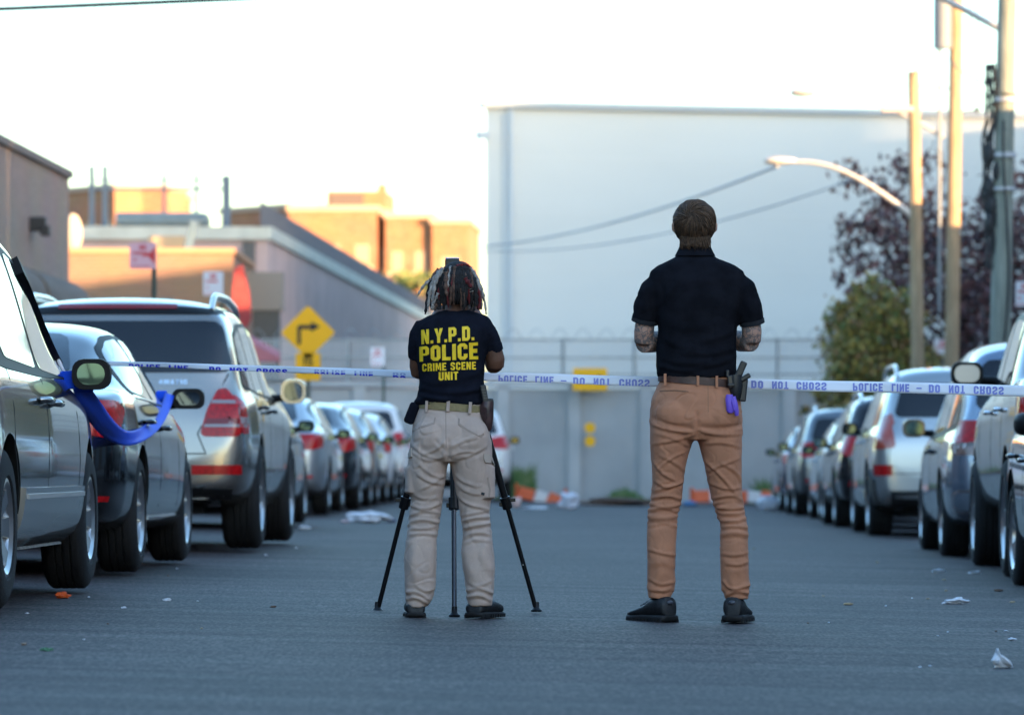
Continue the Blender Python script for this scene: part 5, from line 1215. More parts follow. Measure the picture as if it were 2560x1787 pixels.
# ============================ the man ============================
def build_man():
    F = Fig(1745, 19.0, gz(.80)); root = tag(empty('person', ((1745 - HX) / F.k, 19.0, F.zg)), 'tall person in black polo shirt and tan trousers seen from behind, tattooed arms bent', 'person')
    X, Z = F.x, F.z; z6 = lambda zx, zy: (X(1500 + zx / 2.29), Z(900 + zy / 2.29))
    # trousers
    mb = MB()
    limb(mb, F, [(940, 1655, 1838, .105, .01), (955, 1648, 1845, .112, .01), (1000, 1628, 1852, .122, .0), (1050, 1624, 1856, .128, -.005), (1085, 1626, 1856, .118, 0), (1100, 1640, 1846, .10, 0)])
    limb(mb, F, [(1040, 1628, 1738, .10, -.01), (1092, 1625, 1737, .108, -.005), (1118, 1626, 1727, .102, 0), (1171, 1629, 1714, .090, .005), (1206, 1631, 1709, .082, .01), (1249, 1627, 1705, .074, .015), (1284, 1620, 1695, .068, .012), (1337, 1617, 1692, .066, -.005), (1380, 1617, 1690, .066, -.012), (1424, 1617, 1688, .062, -.012), (1463, 1617, 1689, .060, -.008), (1495, 1619, 1676, .058, -.005)])
    limb(mb, F, [(1040, 1742, 1854, .10, -.01), (1092, 1741, 1855, .108, -.005), (1118, 1749, 1855, .102, 0), (1171, 1762, 1855, .090, .005), (1206, 1770, 1855, .082, .01), (1249, 1780, 1858, .074, .015), (1284, 1791, 1864, .068, .012), (1315, 1801, 1870, .067, 0), (1380, 1800, 1871, .066, -.012), (1424, 1800, 1872, .062, -.012), (1463, 1801, 1875, .060, -.008), (1497, 1812, 1871, .056, -.005)])
    for px in (1690, 1795): mb.ell((X(px), -.060, Z(1040)), (.098, .072, .098))
    me = remeshed(mb, .0055, 6)
    G = lambda pts, a, w=.0078: ([z6(*p) for p in pts], a * .85, w)
    folds = [G([(290, 330), (390, 378), (530, 395)], -.009, .011), G([(565, 385), (690, 398), (815, 370)], -.009, .011), G([(300, 372), (400, 405), (530, 412)], .006), G([(560, 402), (660, 432), (805, 425)], .006), G([(300, 480), (420, 462), (525, 430)], .006),
        G([(545, 300), (553, 380), (552, 440)], -.010, .010), G([(300, 575), (350, 650), (430, 690)], .008), G([(340, 545), (430, 590), (492, 640)], .006), G([(310, 690), (380, 735), (475, 700)], .008), G([(300, 750), (400, 725), (480, 690)], .007), G([(340, 620), (400, 560), (500, 520)], .005),
        G([(285, 795), (380, 770), (470, 800)], .009), G([(285, 825), (370, 842), (460, 830)], .008), G([(280, 862), (360, 838), (450, 872)], .009), G([(272, 900), (360, 908), (446, 895)], .012, .012), G([(275, 945), (360, 930), (445, 950)], .006), G([(272, 1080), (350, 1103), (436, 1118)], .007), G([(275, 1170), (360, 1150), (436, 1190)], .004, .014),
        G([(275, 1245), (350, 1290), (430, 1262)], .007), G([(272, 1310), (350, 1322), (405, 1300)], .008), G([(330, 1130), (340, 1210), (330, 1280)], .005, .02),
        G([(580, 560), (680, 650), (770, 760)], .010), G([(690, 590), (780, 640), (815, 705)], .007), G([(600, 640), (690, 600), (800, 560)], .005), G([(620, 700), (720, 740), (810, 730)], .007), G([(655, 790), (750, 770), (825, 800)], .009), G([(655, 835), (740, 858), (835, 838)], .009), G([(665, 872), (750, 880), (840, 868)], .008), G([(680, 915), (760, 925), (848, 900)], .009), G([(688, 955), (770, 945), (850, 962)], .008), G([(690, 1000), (770, 985), (855, 1003)], .010, .012),
        G([(690, 1105), (770, 1118), (850, 1098)], .006), G([(720, 1162), (790, 1172), (850, 1150)], .008), G([(700, 1260), (740, 1315), (862, 1285)], .011), G([(715, 1345), (780, 1312), (858, 1335)], .010), G([(750, 1200), (740, 1260), (760, 1300)], .006, .016), G([(310, 420), (400, 440), (520, 500)], .004), G([(590, 480), (700, 470), (800, 500)], .005)]
    wrinkle(me, folds, [(Z(1320), Z(1235), .0035, 210), (Z(1500), Z(1450), .0025, 150)], .0016, 3.1, .0030)
    tr = finish(me, 'trousers', TAN, root); tb = bvh_of(me)
    # welt pocket, seam, side pocket
    def line(pts, nm, m, w, off):
        q = []
        for st in strip(pts, w): q.append(st)
        return panel(tb, q, 'back', nm, m, tr, off, grid=.02)
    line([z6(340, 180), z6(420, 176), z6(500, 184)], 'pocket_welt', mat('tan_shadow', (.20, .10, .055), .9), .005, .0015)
    line([z6(612, 150), z6(612, 300)], 'seam', mat('tan_seam', (.33, .165, .09), .9), .003, .001)
    # belt with loops
    def belt(name, m, z, rx, ry, h, x0, y0, tilt, parent, t=.006):
        mb = MB(); mb.loft([ring(x0, y0, z - h / 2, rx, ry, 48, 2.3, tilt), ring(x0, y0, z + h / 2, rx, ry, 48, 2.3, tilt), ring(x0, y0, z + h / 2, rx + t, ry + t, 48, 2.3, tilt), ring(x0, y0, z - h / 2, rx + t, ry + t, 48, 2.3, tilt), ring(x0, y0, z - h / 2, rx, ry, 48, 2.3, tilt)], cap=False)
        return mb.build(name, m, parent, smooth=50)
    bl = belt('belt', LEA, Z(953), .169, .113, .034, X(1746), .010, -.10, root)
    for px, py in ((1661, 950), (1742, 952), (1789, 956)):
        MB().box((X(px), -.108 if px > 1700 else -.085, Z(py)), (.012, .012, .052)).build('belt_loop', TAN, bl, bevel=.002)
    # shirt
    sh = MB()
    limb(sh, F, [(632, 1697, 1781, .058, .02), (642, 1690, 1788, .066, .015), (652, 1668, 1812, .076, .012), (663, 1643, 1838, .084, .008), (678, 1624, 1860, .092, .004), (700, 1622, 1862, .104, 0), (735, 1628, 1856, .116, 0), (780, 1640, 1846, .122, 0), (820, 1645, 1842, .122, 0), (870, 1641, 1842, .121, .003), (905, 1640, 1843, .124, .005), (930, 1641, 1842, .126, .008), (944, 1646, 1838, .122, .01)])
    sh.tube([(X(a), y, Z(b)) for a, b, y in ((1662, 700, 0), (1632, 725, -.005), (1617, 765, 0), (1613, 801, .012))], [.052, .058, .057, .056], 16)
    sh.tube([(X(a), y, Z(b)) for a, b, y in ((1828, 700, 0), (1858, 726, -.005), (1873, 765, 0), (1879, 806, .012))], [.052, .058, .057, .054], 16)
    sm = remeshed(sh, .0075, 6)
    z5 = lambda zx, zy: (X(1500 + zx / 2.8625), Z(460 + zy / 2.8625)); G5 = lambda pts, a, w=.010: ([z5(*p) for p in pts], a, w)
    wrinkle(sm, [G5([(420, 700), (450, 800), (430, 900)], -.007, .012), G5([(1020, 700), (1000, 800), (1010, 900)], -.007, .012), G5([(430, 870), (520, 760), (560, 680)], .004, .012), G5([(440, 1250), (600, 1300), (800, 1270)], .008, .014), G5([(560, 1210), (760, 1230), (960, 1180)], .006, .014), G5([(420, 1300), (560, 1345), (700, 1330)], .007), G5([(700, 1320), (850, 1290), (970, 1230)], .007), G5([(450, 1100), (560, 1170), (700, 1190)], .005, .016),
        G5([(700, 1130), (850, 1110), (960, 1040)], .005, .016), G5([(500, 1000), (640, 1060), (800, 1000)], .003, .02), G5([(300, 760), (340, 840), (330, 900)], .004, .014), G5([(1090, 760), (1060, 850), (1080, 930)], .004, .014)], [(Z(945), Z(890), .003, 90)], .0022, 8.2, .0022)
    s_ = finish(sm, 'polo_shirt', BLKC, root); sb = bvh_of(sm)
    cl = MB(); cl.loft([ring(X(1738), .012, Z(640), .088, .070, 32, 2.1), ring(X(1738), .016, Z(622), .072, .060, 32, 2.1), ring(X(1738), .018, Z(617), .069, .058, 32, 2.1), ring(X(1738), .018, Z(617), .064, .053, 32, 2.1), ring(X(1738), .014, Z(636), .070, .056, 32, 2.1)], cap=False); cl.build('collar', BLKC, s_, smooth=60)
    for a, b, a2, b2, rr in ((1613, 796, 1611, 806, .0575), (1879, 799, 1881, 810, .055)):
        c = MB(); c.tube([(X(a), .010, Z(b)), (X(a2), .014, Z(b2))], [rr, rr], 24, cap=True); c.build('sleeve_cuff', mat('rib_black', (.010, .011, .015), .9), s_, smooth=40)
    # body: head, neck, arms, hands, inner torso and legs, one continuous surface
    b = MB()
    hc = (X(1737), .045, Z(563)); M = head(b, hc, R(14))
    b.tube([(X(1738), .01, Z(660)), (X(1738), .025, Z(625)), (X(1737), .035, Z(590))], [.062, .060, .060], 16)
    limb(b, F, [(655, 1690, 1790, .06, .01), (690, 1650, 1835, .07, 0), (780, 1660, 1825, .09, 0), (900, 1660, 1822, .09, 0), (1000, 1650, 1830, .09, 0), (1090, 1650, 1830, .08, 0)])
    for s, pts, r0 in ((-1, ((1655, 692, 0), (1618, 770, 0), (1610, 830, .012), (1609, 858, .022)), 1), (1, ((1838, 692, 0), (1872, 770, 0), (1880, 830, .012), (1880, 855, .022)), 1)):
        b.tube([(X(a), y, Z(c)) for a, c, y in pts], [.042, .042, .044, .040], 14)
        ex, ez = X(pts[-1][0]), Z(pts[-1][1]); e = Vector((ex, .018, ez)); wv = Vector((X(1745) + s * .085, .26, Z(835)))
        b.tube([e + Vector((0, -.006, 0)), e.lerp(wv, .3) + Vector((s * .004, 0, -.004)), e.lerp(wv, .7), wv], [.042, .047, .036, .027], 14)
        hand(b, wv, (wv - e), (0, 0, 1), s, .8)
    for lx, rows in ((0, ((1660, 1090), (1668, 1200), (1655, 1300), (1653, 1400), (1650, 1460), (1650, 1485))), (1, ((1815, 1090), (1815, 1200), (1835, 1300), (1837, 1400), (1840, 1460), (1840, 1485)))):
        b.tube([(X(a), .0, Z(c)) for a, c in rows], [.055, .048, .038, .036, .032, .030], 12)
    bm_ = remeshed(b, .0058, 3); bo = finish(bm_, 'body', [SKIN_L, TATT], root)
    idx = [1 if (p.center.z < Z(760) and abs(p.center.x - X(1745)) > .12 and p.center.z > Z(900)) else 0 for p in bm_.polygons]; bm_.polygons.foreach_set('material_index', idx)
    eyes(hc, M, root)
    # hair
    hair_shell = [mat('hair_brown', (.075, .042, .024), .6, spec=.3), mat('hair_brown_light', (.13, .078, .046), .6, spec=.2), mat('hair_brown_dark', (.045, .026, .016), .6, spec=.3)]
    hb = MB(); cc = Vector((X(1737), .030, Z(557))); rad = Vector((.0895, .102, .098))
    def esurf(dv, lift=1.0):
        dv = dv.normalized(); z = dv.z; k = 1.0
        w = rad.x * (1.0 + .03 * math.sin(z * 3)); 
        return cc + Vector((dv.x * w, dv.y * rad.y, dv.z * rad.z)) * lift
    rings = []
    for i in range(15):
        ph = math.pi * (i + .05) / 14.1; rg = []
        for j in range(24):
            th = 2 * math.pi * j / 24; dv = Vector((math.sin(ph) * math.cos(th), math.sin(ph) * math.sin(th), math.cos(ph)))
            lf = .985
            if dv.y > .35 and dv.z < .45: lf = .80
            rg.append(esurf(dv, lf))
        rings.append(rg)
    hb.loft(rings); hb.ell((X(1738), .010, Z(610)), (.064, .052, .045), 20, 10)
    r = random.Random(11); wh = Vector((-.22, -.86, .30)).normalized(); cnt = 0
    while cnt < 2600:
        dv = Vector((r.gauss(0, 1), r.gauss(0, 1), r.gauss(0, 1))).normalized()
        if dv.y > .5 and dv.z < .55: continue
        if dv.z < -.93: continue
        ln = r.uniform(.045, .085); st = 6; pts = []; p = dv.copy(); swirl = .55 if dv.z > .1 else .25; lift0 = r.uniform(.985, 1.03) + (.03 if r.random() < .06 else 0)
        for k in range(st + 1):
            pts.append(esurf(p, lift0 + .018 * math.sin(math.pi * k / st)))
            away = (p - wh); away = away - p * away.dot(p)
            if away.length < 1e-3: away = Vector((1, 0, 0))
            away.normalize(); tang = away + p.cross(away) * (-swirl) + Vector((0, 0, -.35 if p.z < .2 else 0)); tang = tang - p * tang.dot(p)
            tang = tang.normalized() + Vector((r.gauss(0, .16), r.gauss(0, .16), r.gauss(0, .16))); p = (p + tang * ln / st / .095).normalized()
        hb.mi = r.choices((0, 1, 2), (5, 2.0, 2.5))[0]; w = r.uniform(.0010, .0024); hb.tube(pts, [w, w * 1.1, w * 1.1, w, w * .9, w * .7, w * .25], 4); cnt += 1
    for k in range(420):     # nape fringe
        a = r.uniform(-1.25, 1.25); x = X(1738) + .069 * math.sin(a); y = .012 - .060 * math.cos(a); z0 = Z(r.uniform(578, 606)); L = r.uniform(.022, .046); hb.mi = r.choices((0, 1, 2), (4, 2, 3))[0]
        hb.tube([(x, y, z0), (x * 1.01, y - .004, z0 - L * .5), (x * .99 + r.uniform(-.006, .006), y - .003, z0 - L)], [.0018, .0018, .0005], 4)
    hb.build('hair', hair_shell, root, smooth=180)
    # shoes
    shoe(root, (X(1651), -.015, 0), R(34), .30, .108); shoe(root, (X(1838), .0, 0), R(-14), .30, .108)
    # holster with pistol, hangs on the belt
    h = tag(empty('holster', root.location + Vector((X(1836), -.075, Z(955))), 0), 'black holster and pistol on the right hip of the tall person', 'holster')
    mb = MB(); mb.loft([[(x - .03 * t + a * math.cos(R(q)), bb * math.sin(R(q)), z) for q in range(0, 360, 36)] for z, x, a, bb, t in ((.03, .0, .030, .022, 0), (-.02, .0, .032, .024, 0), (-.055, .002, .024, .02, 0), (-.075, .004, .014, .015, 0))]); mb.build('holster_shell', GUN, h, smooth=50)
    mb = MB(); mb.box((.024, .0, .052), (.030, .026, .075), Matrix.Rotation(R(24), 3, 'Y')); mb.box((.042, 0, .018), (.05, .022, .022), Matrix.Rotation(R(-30), 3, 'Y')); mb.build('pistol_grip', GUN, h, bevel=.006)
    mb = MB(); mb.box((-.022, -.02, .0), (.022, .02, .055), Matrix.Rotation(R(-8), 3, 'Y')); mb.box((-.034, -.02, .035), (.014, .018, .03)); mb.box((-.02, -.035, -.015), (.03, .012, .012)); mb.build('retention_strap', mat('strap_black', (.02, .021, .024), .3), h, bevel=.004)
    mb = MB(); mb.box((.036, .012, -.035), (.030, .02, .10), Matrix.Rotation(R(6), 3, 'Y')); mb.build('magazine_pouch', GUN, h, bevel=.006)
    g = MB(); g.loft([[(-.012 + a * math.cos(R(q)) + dx, bb * math.sin(R(q)), z) for q in range(0, 360, 40)] for z, a, bb, dx in ((.04, .014, .010, 0), (.02, .017, .012, -.002), (-.005, .016, .011, 0), (-.03, .017, .010, .003), (-.04, .010, .007, .004))])
    g.tube([(.004, 0, .03), (.012, -.003, 0), (.018, 0, -.035), (.020, 0, -.052)], [.010, .011, .011, .007], 8); g.tube([(-.004, 0, .03), (.004, -.006, 0), (.010, -.004, -.03)], [.008, .008, .006], 8)
    go = g.build('rubber_glove', PURP, None, smooth=60); go.location = root.location + Vector((X(1827), -.13, Z(1010))); tag(go, 'purple rubber glove tucked under the holster of the tall person', 'glove')
    ph = MB(); ph.box((0, 0, 0), (.075, .012, .15), Matrix.Rotation(R(-35), 3, 'X')); po = ph.build('phone', mat('phone_black', (.01, .01, .012), .2), None, bevel=.006); po.location = root.location + Vector((X(1745), .40, Z(833))); tag(po, 'dark phone held in front of the tall person', 'phone')
    return root
build_man()

# ============================ the woman ============================
def build_woman():
    F = Fig(1132, 18.9, gz(-.25)); root = tag(empty('person', ((1132 - HX) / F.k, 18.9, F.zg)), 'shorter person with dreadlocks and khaki cargo trousers bending to the tripod camera', 'person')
    X, Z = F.x, F.z; z4 = lambda zx, zy: (X(880 + zx / 3.083), Z(1080 + zy / 3.083)); z3 = lambda zx, zy: (X(880 + zx / 3.083), Z(600 + zy / 3.083))
    mb = MB()
    limb(mb, F, [(1008, 1048, 1207, .095, .01), (1025, 1041, 1213, .103, .008), (1061, 1032, 1222, .118, 0), (1112, 1026, 1229, .128, -.005), (1140, 1022, 1231, .118, 0), (1155, 1036, 1218, .10, 0)])
    limb(mb, F, [(1100, 1027, 1124, .105, -.01), (1145, 1021, 1121, .108, -.005), (1177, 1018, 1117, .104, 0), (1226, 1022, 1110, .092, .005), (1250, 1028, 1106, .084, .01), (1275, 1024, 1104, .080, .012), (1323, 1019, 1097, .076, .008), (1356, 1014, 1092, .077, 0), (1404, 1010, 1092, .080, -.008), (1437, 1011, 1091, .080, -.01), (1469, 1011, 1089, .079, -.008), (1500, 1013, 1080, .078, -.005), (1516, 1015, 1068, .075, -.005)])
    limb(mb, F, [(1100, 1128, 1230, .105, -.01), (1145, 1124, 1231, .108, -.005), (1177, 1130, 1234, .104, 0), (1226, 1139, 1233, .092, .005), (1250, 1145, 1227, .084, .01), (1281, 1149, 1224, .080, .012), (1333, 1158, 1230, .076, .008), (1382, 1152, 1235, .078, -.004), (1421, 1157, 1238, .080, -.01), (1469, 1165, 1236, .079, -.008), (1500, 1168, 1232, .078, -.005), (1514, 1170, 1230, .075, -.005)])
    for px in (1082, 1176): mb.ell((X(px), -.055, Z(1095)), (.085, .075, .10))
    # cargo pockets
    mb.loft([ring(X(1036), -.005, Z(p), .040, .066, 16, 2.6) for p in (1168, 1172, 1225, 1232)]); mb.loft([ring(X(1213), -.01, Z(p), .043, .066, 16, 2.6) for p in (1165, 1170, 1236, 1246)])
    me = remeshed(mb, .0055, 5)
    G = lambda pts, a, w=.0078: ([z4(*p) for p in pts], a * .8, w)
    folds = [G([(470, 100), (570, 190), (715, 205)], .007), G([(540, 175), (650, 140), (725, 70)], .006), G([(470, 155), (600, 235), (725, 175)], .006), G([(744, 60), (746, 150), (745, 220)], -.010, .010), G([(765, 185), (850, 145), (985, 150)], .006), G([(765, 120), (850, 70), (960, 40)], .005), G([(790, 205), (900, 190), (1035, 110)], .007), G([(640, 60), (700, 120), (735, 160)], -.005),
        G([(510, 325), (600, 385), (705, 400)], .008), G([(520, 250), (620, 330), (705, 350)], .006), G([(530, 440), (620, 400), (720, 330)], .006), G([(450, 560), (560, 600), (690, 545)], .009), G([(480, 480), (560, 520), (660, 500)], .005), G([(800, 330), (860, 385), (970, 420)], .006), G([(800, 470), (890, 560), (1050, 590)], .009), G([(810, 400), (900, 470), (1000, 480)], .005),
        G([(440, 645), (550, 600), (680, 625)], .010), G([(445, 690), (560, 665), (675, 700)], .010), G([(440, 735), (560, 745), (668, 715)], .008), G([(440, 790), (540, 770), (655, 790)], .008), G([(850, 640), (940, 625), (1055, 600)], .009), G([(850, 690), (940, 655), (1060, 655)], .010), G([(855, 745), (950, 715), (1062, 700)], .009), G([(870, 810), (960, 765), (1070, 790)], .009), G([(860, 860), (950, 820), (1075, 840)], .005),
        G([(480, 870), (465, 1000), (500, 1150)], .006, .020), G([(640, 880), (600, 960), (640, 1060)], .005, .020), G([(1030, 850), (1000, 960), (1085, 1070)], .007, .018), G([(870, 900), (880, 1010), (930, 1120)], .006, .018), G([(415, 1235), (500, 1215), (600, 1290)], .010), G([(420, 1285), (500, 1262), (590, 1320)], .010), G([(500, 1180), (570, 1230), (640, 1200)], .007), G([(880, 1225), (980, 1190), (1090, 1240)], .010), G([(885, 1270), (980, 1245), (1085, 1300)], .010), G([(900, 1150), (960, 1190), (1080, 1140)], .006), G([(980, 150), (1000, 260), (990, 380)], -.003, .012)]
    wrinkle(me, folds, [(Z(1340), Z(1270), .003, 190), (Z(1518), Z(1460), .0025, 140)], .0016, 9.7, .0026)
    tr = finish(me, 'cargo_trousers', KHA, root); tb = bvh_of(me)
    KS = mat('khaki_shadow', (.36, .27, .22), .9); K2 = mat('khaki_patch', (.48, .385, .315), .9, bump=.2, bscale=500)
    z3p = lambda pts: [z3(*p) for p in pts]
    panel(tb, z3p([(470, 1480), (540, 1450), (640, 1420), (650, 1370), (640, 1368), (632, 1408), (530, 1438), (472, 1465)]), 'back', 'pocket_edge', KS, tr, .002, grid=.02)
    panel(tb, z3p([(820, 1375), (818, 1425), (900, 1478), (1000, 1525), (1020, 1500), (1012, 1490), (990, 1508), (905, 1465), (832, 1415), (834, 1378)]), 'back', 'pocket_edge', KS, tr, .002, grid=.02)
    panel(tb, z3p([(722, 1300), (728, 1300), (732, 1600), (726, 1600)]), 'back', 'seam', KS, tr, .001, grid=.02)
    for pts in ([(1015, 168), (1090, 175), (1092, 235), (1080, 245), (1022, 232), (1012, 200)], [(425, 185), (466, 120), (468, 190), (440, 200)]): panel(tb, [z4(*p) for p in pts], 'back', 'pocket_flap', K2, tr, .007, grid=.02)
    panel(tb, [z4(*p) for p in ((1040, 350), (1052, 345), (1068, 440), (1062, 500), (1050, 495), (1056, 440))], 'back', 'pocket_pleat', KS, tr, .002, grid=.02)
    panel(tb, [z4(*p) for p in ((1000, 460), (1025, 468), (1018, 486), (995, 480))], 'back', 'label_tab', mat('tab_dark', (.04, .045, .05), .8), tr, .003, grid=.02)
    mb = MB(); a = dict(n=48, p=2.3, tilt=-.09); z = Z(1018); rx, ry, x0, y0, h = .143, .103, X(1128), .008, .032
    mb.loft([ring(x0, y0, z - h / 2, rx, ry, **a), ring(x0, y0, z + h / 2, rx, ry, **a), ring(x0, y0, z + h / 2, rx + .005, ry + .005, **a), ring(x0, y0, z - h / 2, rx + .005, ry + .005, **a), ring(x0, y0, z - h / 2, rx, ry, **a)], cap=False); bl = mb.build('belt', WEB, root, smooth=50)
    for px, py, w in ((1067, 1017, .012), (1121, 1015, .015), (1176, 1020, .014)): MB().box((X(px), -.100 if px > 1080 else -.088, Z(py)), (w, .012, .050), Matrix.Rotation(R(4), 3, 'Y')).build('belt_loop', KHA, bl, bevel=.002)
    # shirt
    sh = MB()
    limb(sh, F, [(777, 1098, 1182, .052, .03), (784, 1086, 1198, .066, .022), (791, 1068, 1218, .078, .015), (802, 1048, 1228, .088, .008), (820, 1040, 1232, .098, 0), (850, 1040, 1226, .106, -.003), (902, 1043, 1211, .106, 0), (954, 1049, 1209, .103, .003), (983, 1045, 1208, .106, .005), (1003, 1036, 1209, .110, .006), (1014, 1034, 1206, .108, .008)])
    sh.tube([(X(a), y, Z(b)) for a, b, y in ((1062, 812, 0), (1046, 840, .01), (1040, 870, .025), (1037, 897, .04))], [.042, .043, .036, .032], 14)
    sh.tube([(X(a), y, Z(b)) for a, b, y in ((1200, 810, 0), (1218, 838, .005), (1230, 862, .015), (1237, 880, .025))], [.046, .047, .043, .041], 14)
    sm = remeshed(sh, .007, 6); G3 = lambda pts, a, w=.010: ([z3(*p) for p in pts], a, w)
    wrinkle(sm, [G3([(480, 900), (530, 820), (540, 720)], -.005, .010), G3([(1040, 880), (1020, 790), (1030, 700)], -.005, .010), G3([(530, 1130), (700, 1190), (1000, 1150)], .007, .013), G3([(520, 1190), (650, 1235), (900, 1215)], .008, .012), G3([(540, 1090), (660, 1110), (800, 1100)], .005, .014), G3([(760, 1190), (900, 1180), (1010, 1110)], .006, .012), G3([(480, 1250), (600, 1215), (740, 1245)], .007), G3([(860, 1060), (960, 1040), (1015, 980)], .005, .014), G3([(610, 600), (760, 640), (960, 605)], .003, .016), G3([(1050, 700), (1090, 780), (1110, 850)], .004, .014)], [(Z(1012), Z(965), .0028, 110)], .0018, 5.5, .0022)
    s_ = finish(sm, 'tee_shirt', NAVY, root); sb = bvh_of(sm)
    cl = MB(); cl.loft([ring(X(1141), .030, Z(781), .062, .050, 28, 2.1), ring(X(1141), .034, Z(775), .058, .047, 28, 2.1), ring(X(1141), .034, Z(776), .053, .043, 28, 2.1), ring(X(1141), .03, Z(784), .054, .044, 28, 2.1)], cap=False); cl.build('neck_rib', NAVY, s_, smooth=60)
    tm = text_mesh([('N.Y.P.D.', 742, -792, 112, 408, 1.1), ('POLICE', 747, -931, 122, 452, 1.0), ('CRIME SCENE', 748, -1008, 60, 414, 1.3), ('UNIT', 743, -1083, 64, 150, 1.0)])
    def rot(a, b):
        y = -b; an = R(3.2); dx, dy = a - 747, y - 880; return z3(747 + dx * math.cos(an) + dy * math.sin(an) * .3, 880 + dy * math.cos(an) - dx * math.sin(an) * (1.35 if dy < 0 else .7))
    project_cloth(sb, tm, rot, 'shirt_lettering', mat('print_yellow', (.95, .60, .01), .6, var=.12, scale=40), s_, .0022, 9.0)
    # body
    b = MB(); hc = (X(1144), .085, Z(722)); M = head(b, hc, R(-30), .074, .090, .112)
    b.tube([(X(1141), .015, Z(800)), (X(1141), .03, Z(780)), (X(1143), .055, Z(750))], [.052, .050, .050], 16)
    limb(b, F, [(795, 1100, 1185, .05, .01), (815, 1065, 1210, .06, 0), (880, 1062, 1192, .07, 0), (960, 1065, 1190, .07, 0), (1060, 1055, 1200, .08, 0), (1140, 1050, 1205, .08, 0)])
    for s, pts, rr in ((-1, ((1060, 814, 0), (1042, 870, .03), (1040, 915, .055), (1044, 938, .07)), (.038, .032, .030, .029)), (1, ((1203, 814, 0), (1228, 860, .015), (1238, 900, .03), (1238, 918, .04)), (.040, .040, .043, .038))):
        b.tube([(X(a), y, Z(c)) for a, c, y in pts], list(rr), 14); e = Vector((X(pts[-1][0]), pts[-1][2], Z(pts[-1][1]))); wv = Vector((X(1140) + s * .075, .30, Z(770)))
        b.tube([e, e.lerp(wv, .3), e.lerp(wv, .7), wv], [rr[3], rr[3] + .003, .030, .024], 14); hand(b, wv, (Vector((X(1140) + s * .035, .46, Z(755))) - wv), (s * .6, 0, 1), -s, .7, .17)
    for rows in (((1070, 1140), (1066, 1250), (1058, 1350), (1052, 1430), (1046, 1500)), ((1182, 1140), (1186, 1250), (1192, 1350), (1198, 1430), (1200, 1500))): b.tube([(X(a), 0, Z(c)) for a, c in rows], [.07, .06, .05, .045, .036], 12)
    bm_ = remeshed(b, .0056, 3); finish(bm_, 'body', SKIN_D, root); eyes(hc, M, root)
    # dreadlocks
    hm = [mat('lock_black', (.010, .008, .008), .8, bump=.8, bscale=150), mat('lock_ash', (.33, .30, .27), .85, var=.35, scale=60, bump=.8, bscale=150), mat('lock_brown', (.12, .065, .045), .85, var=.3, scale=60, bump=.8, bscale=150), mat('lock_red', (.12, .012, .014), .8, var=.3, scale=60, bump=.6, bscale=150)]
    hb = MB(); hb.mi = 0; cc = Vector((X(1144), .060, Z(715))); hb.ell(cc, (.083, .092, .092), 24, 14); hb.ell(cc + Vector((0, -.03, -.045)), (.070, .055, .050), 20, 10); hb.ell(Vector(hc) + M @ Vector((0, -.012, .040)), (.082, .098, .078), 22, 12, M); r = random.Random(5); zx = lambda q: X(1000 + q / 6.68); zz = lambda q: Z(620 + q / 6.68)
    def lock(pts, w, c, tip=.5, n=14):
        p = [Vector((zx(a), y, zz(b))) for a, b, y in pts]; P2 = p
        for _ in range(2):
            q = [P2[0]]
            for u, v in zip(P2[:-1], P2[1:]): q += [u.lerp(v, .25), u.lerp(v, .75)]
            P2 = q + [P2[-1]]
        k = len(P2); hb.mi = c; hb.tube(P2, [w * (.75 + .25 * math.sin(i * 1.7)) * (1 - (1 - tip) * (i / (k - 1)) ** 3) * (1 + .12 * math.sin(i * 2.9)) for i in range(k)], 7)
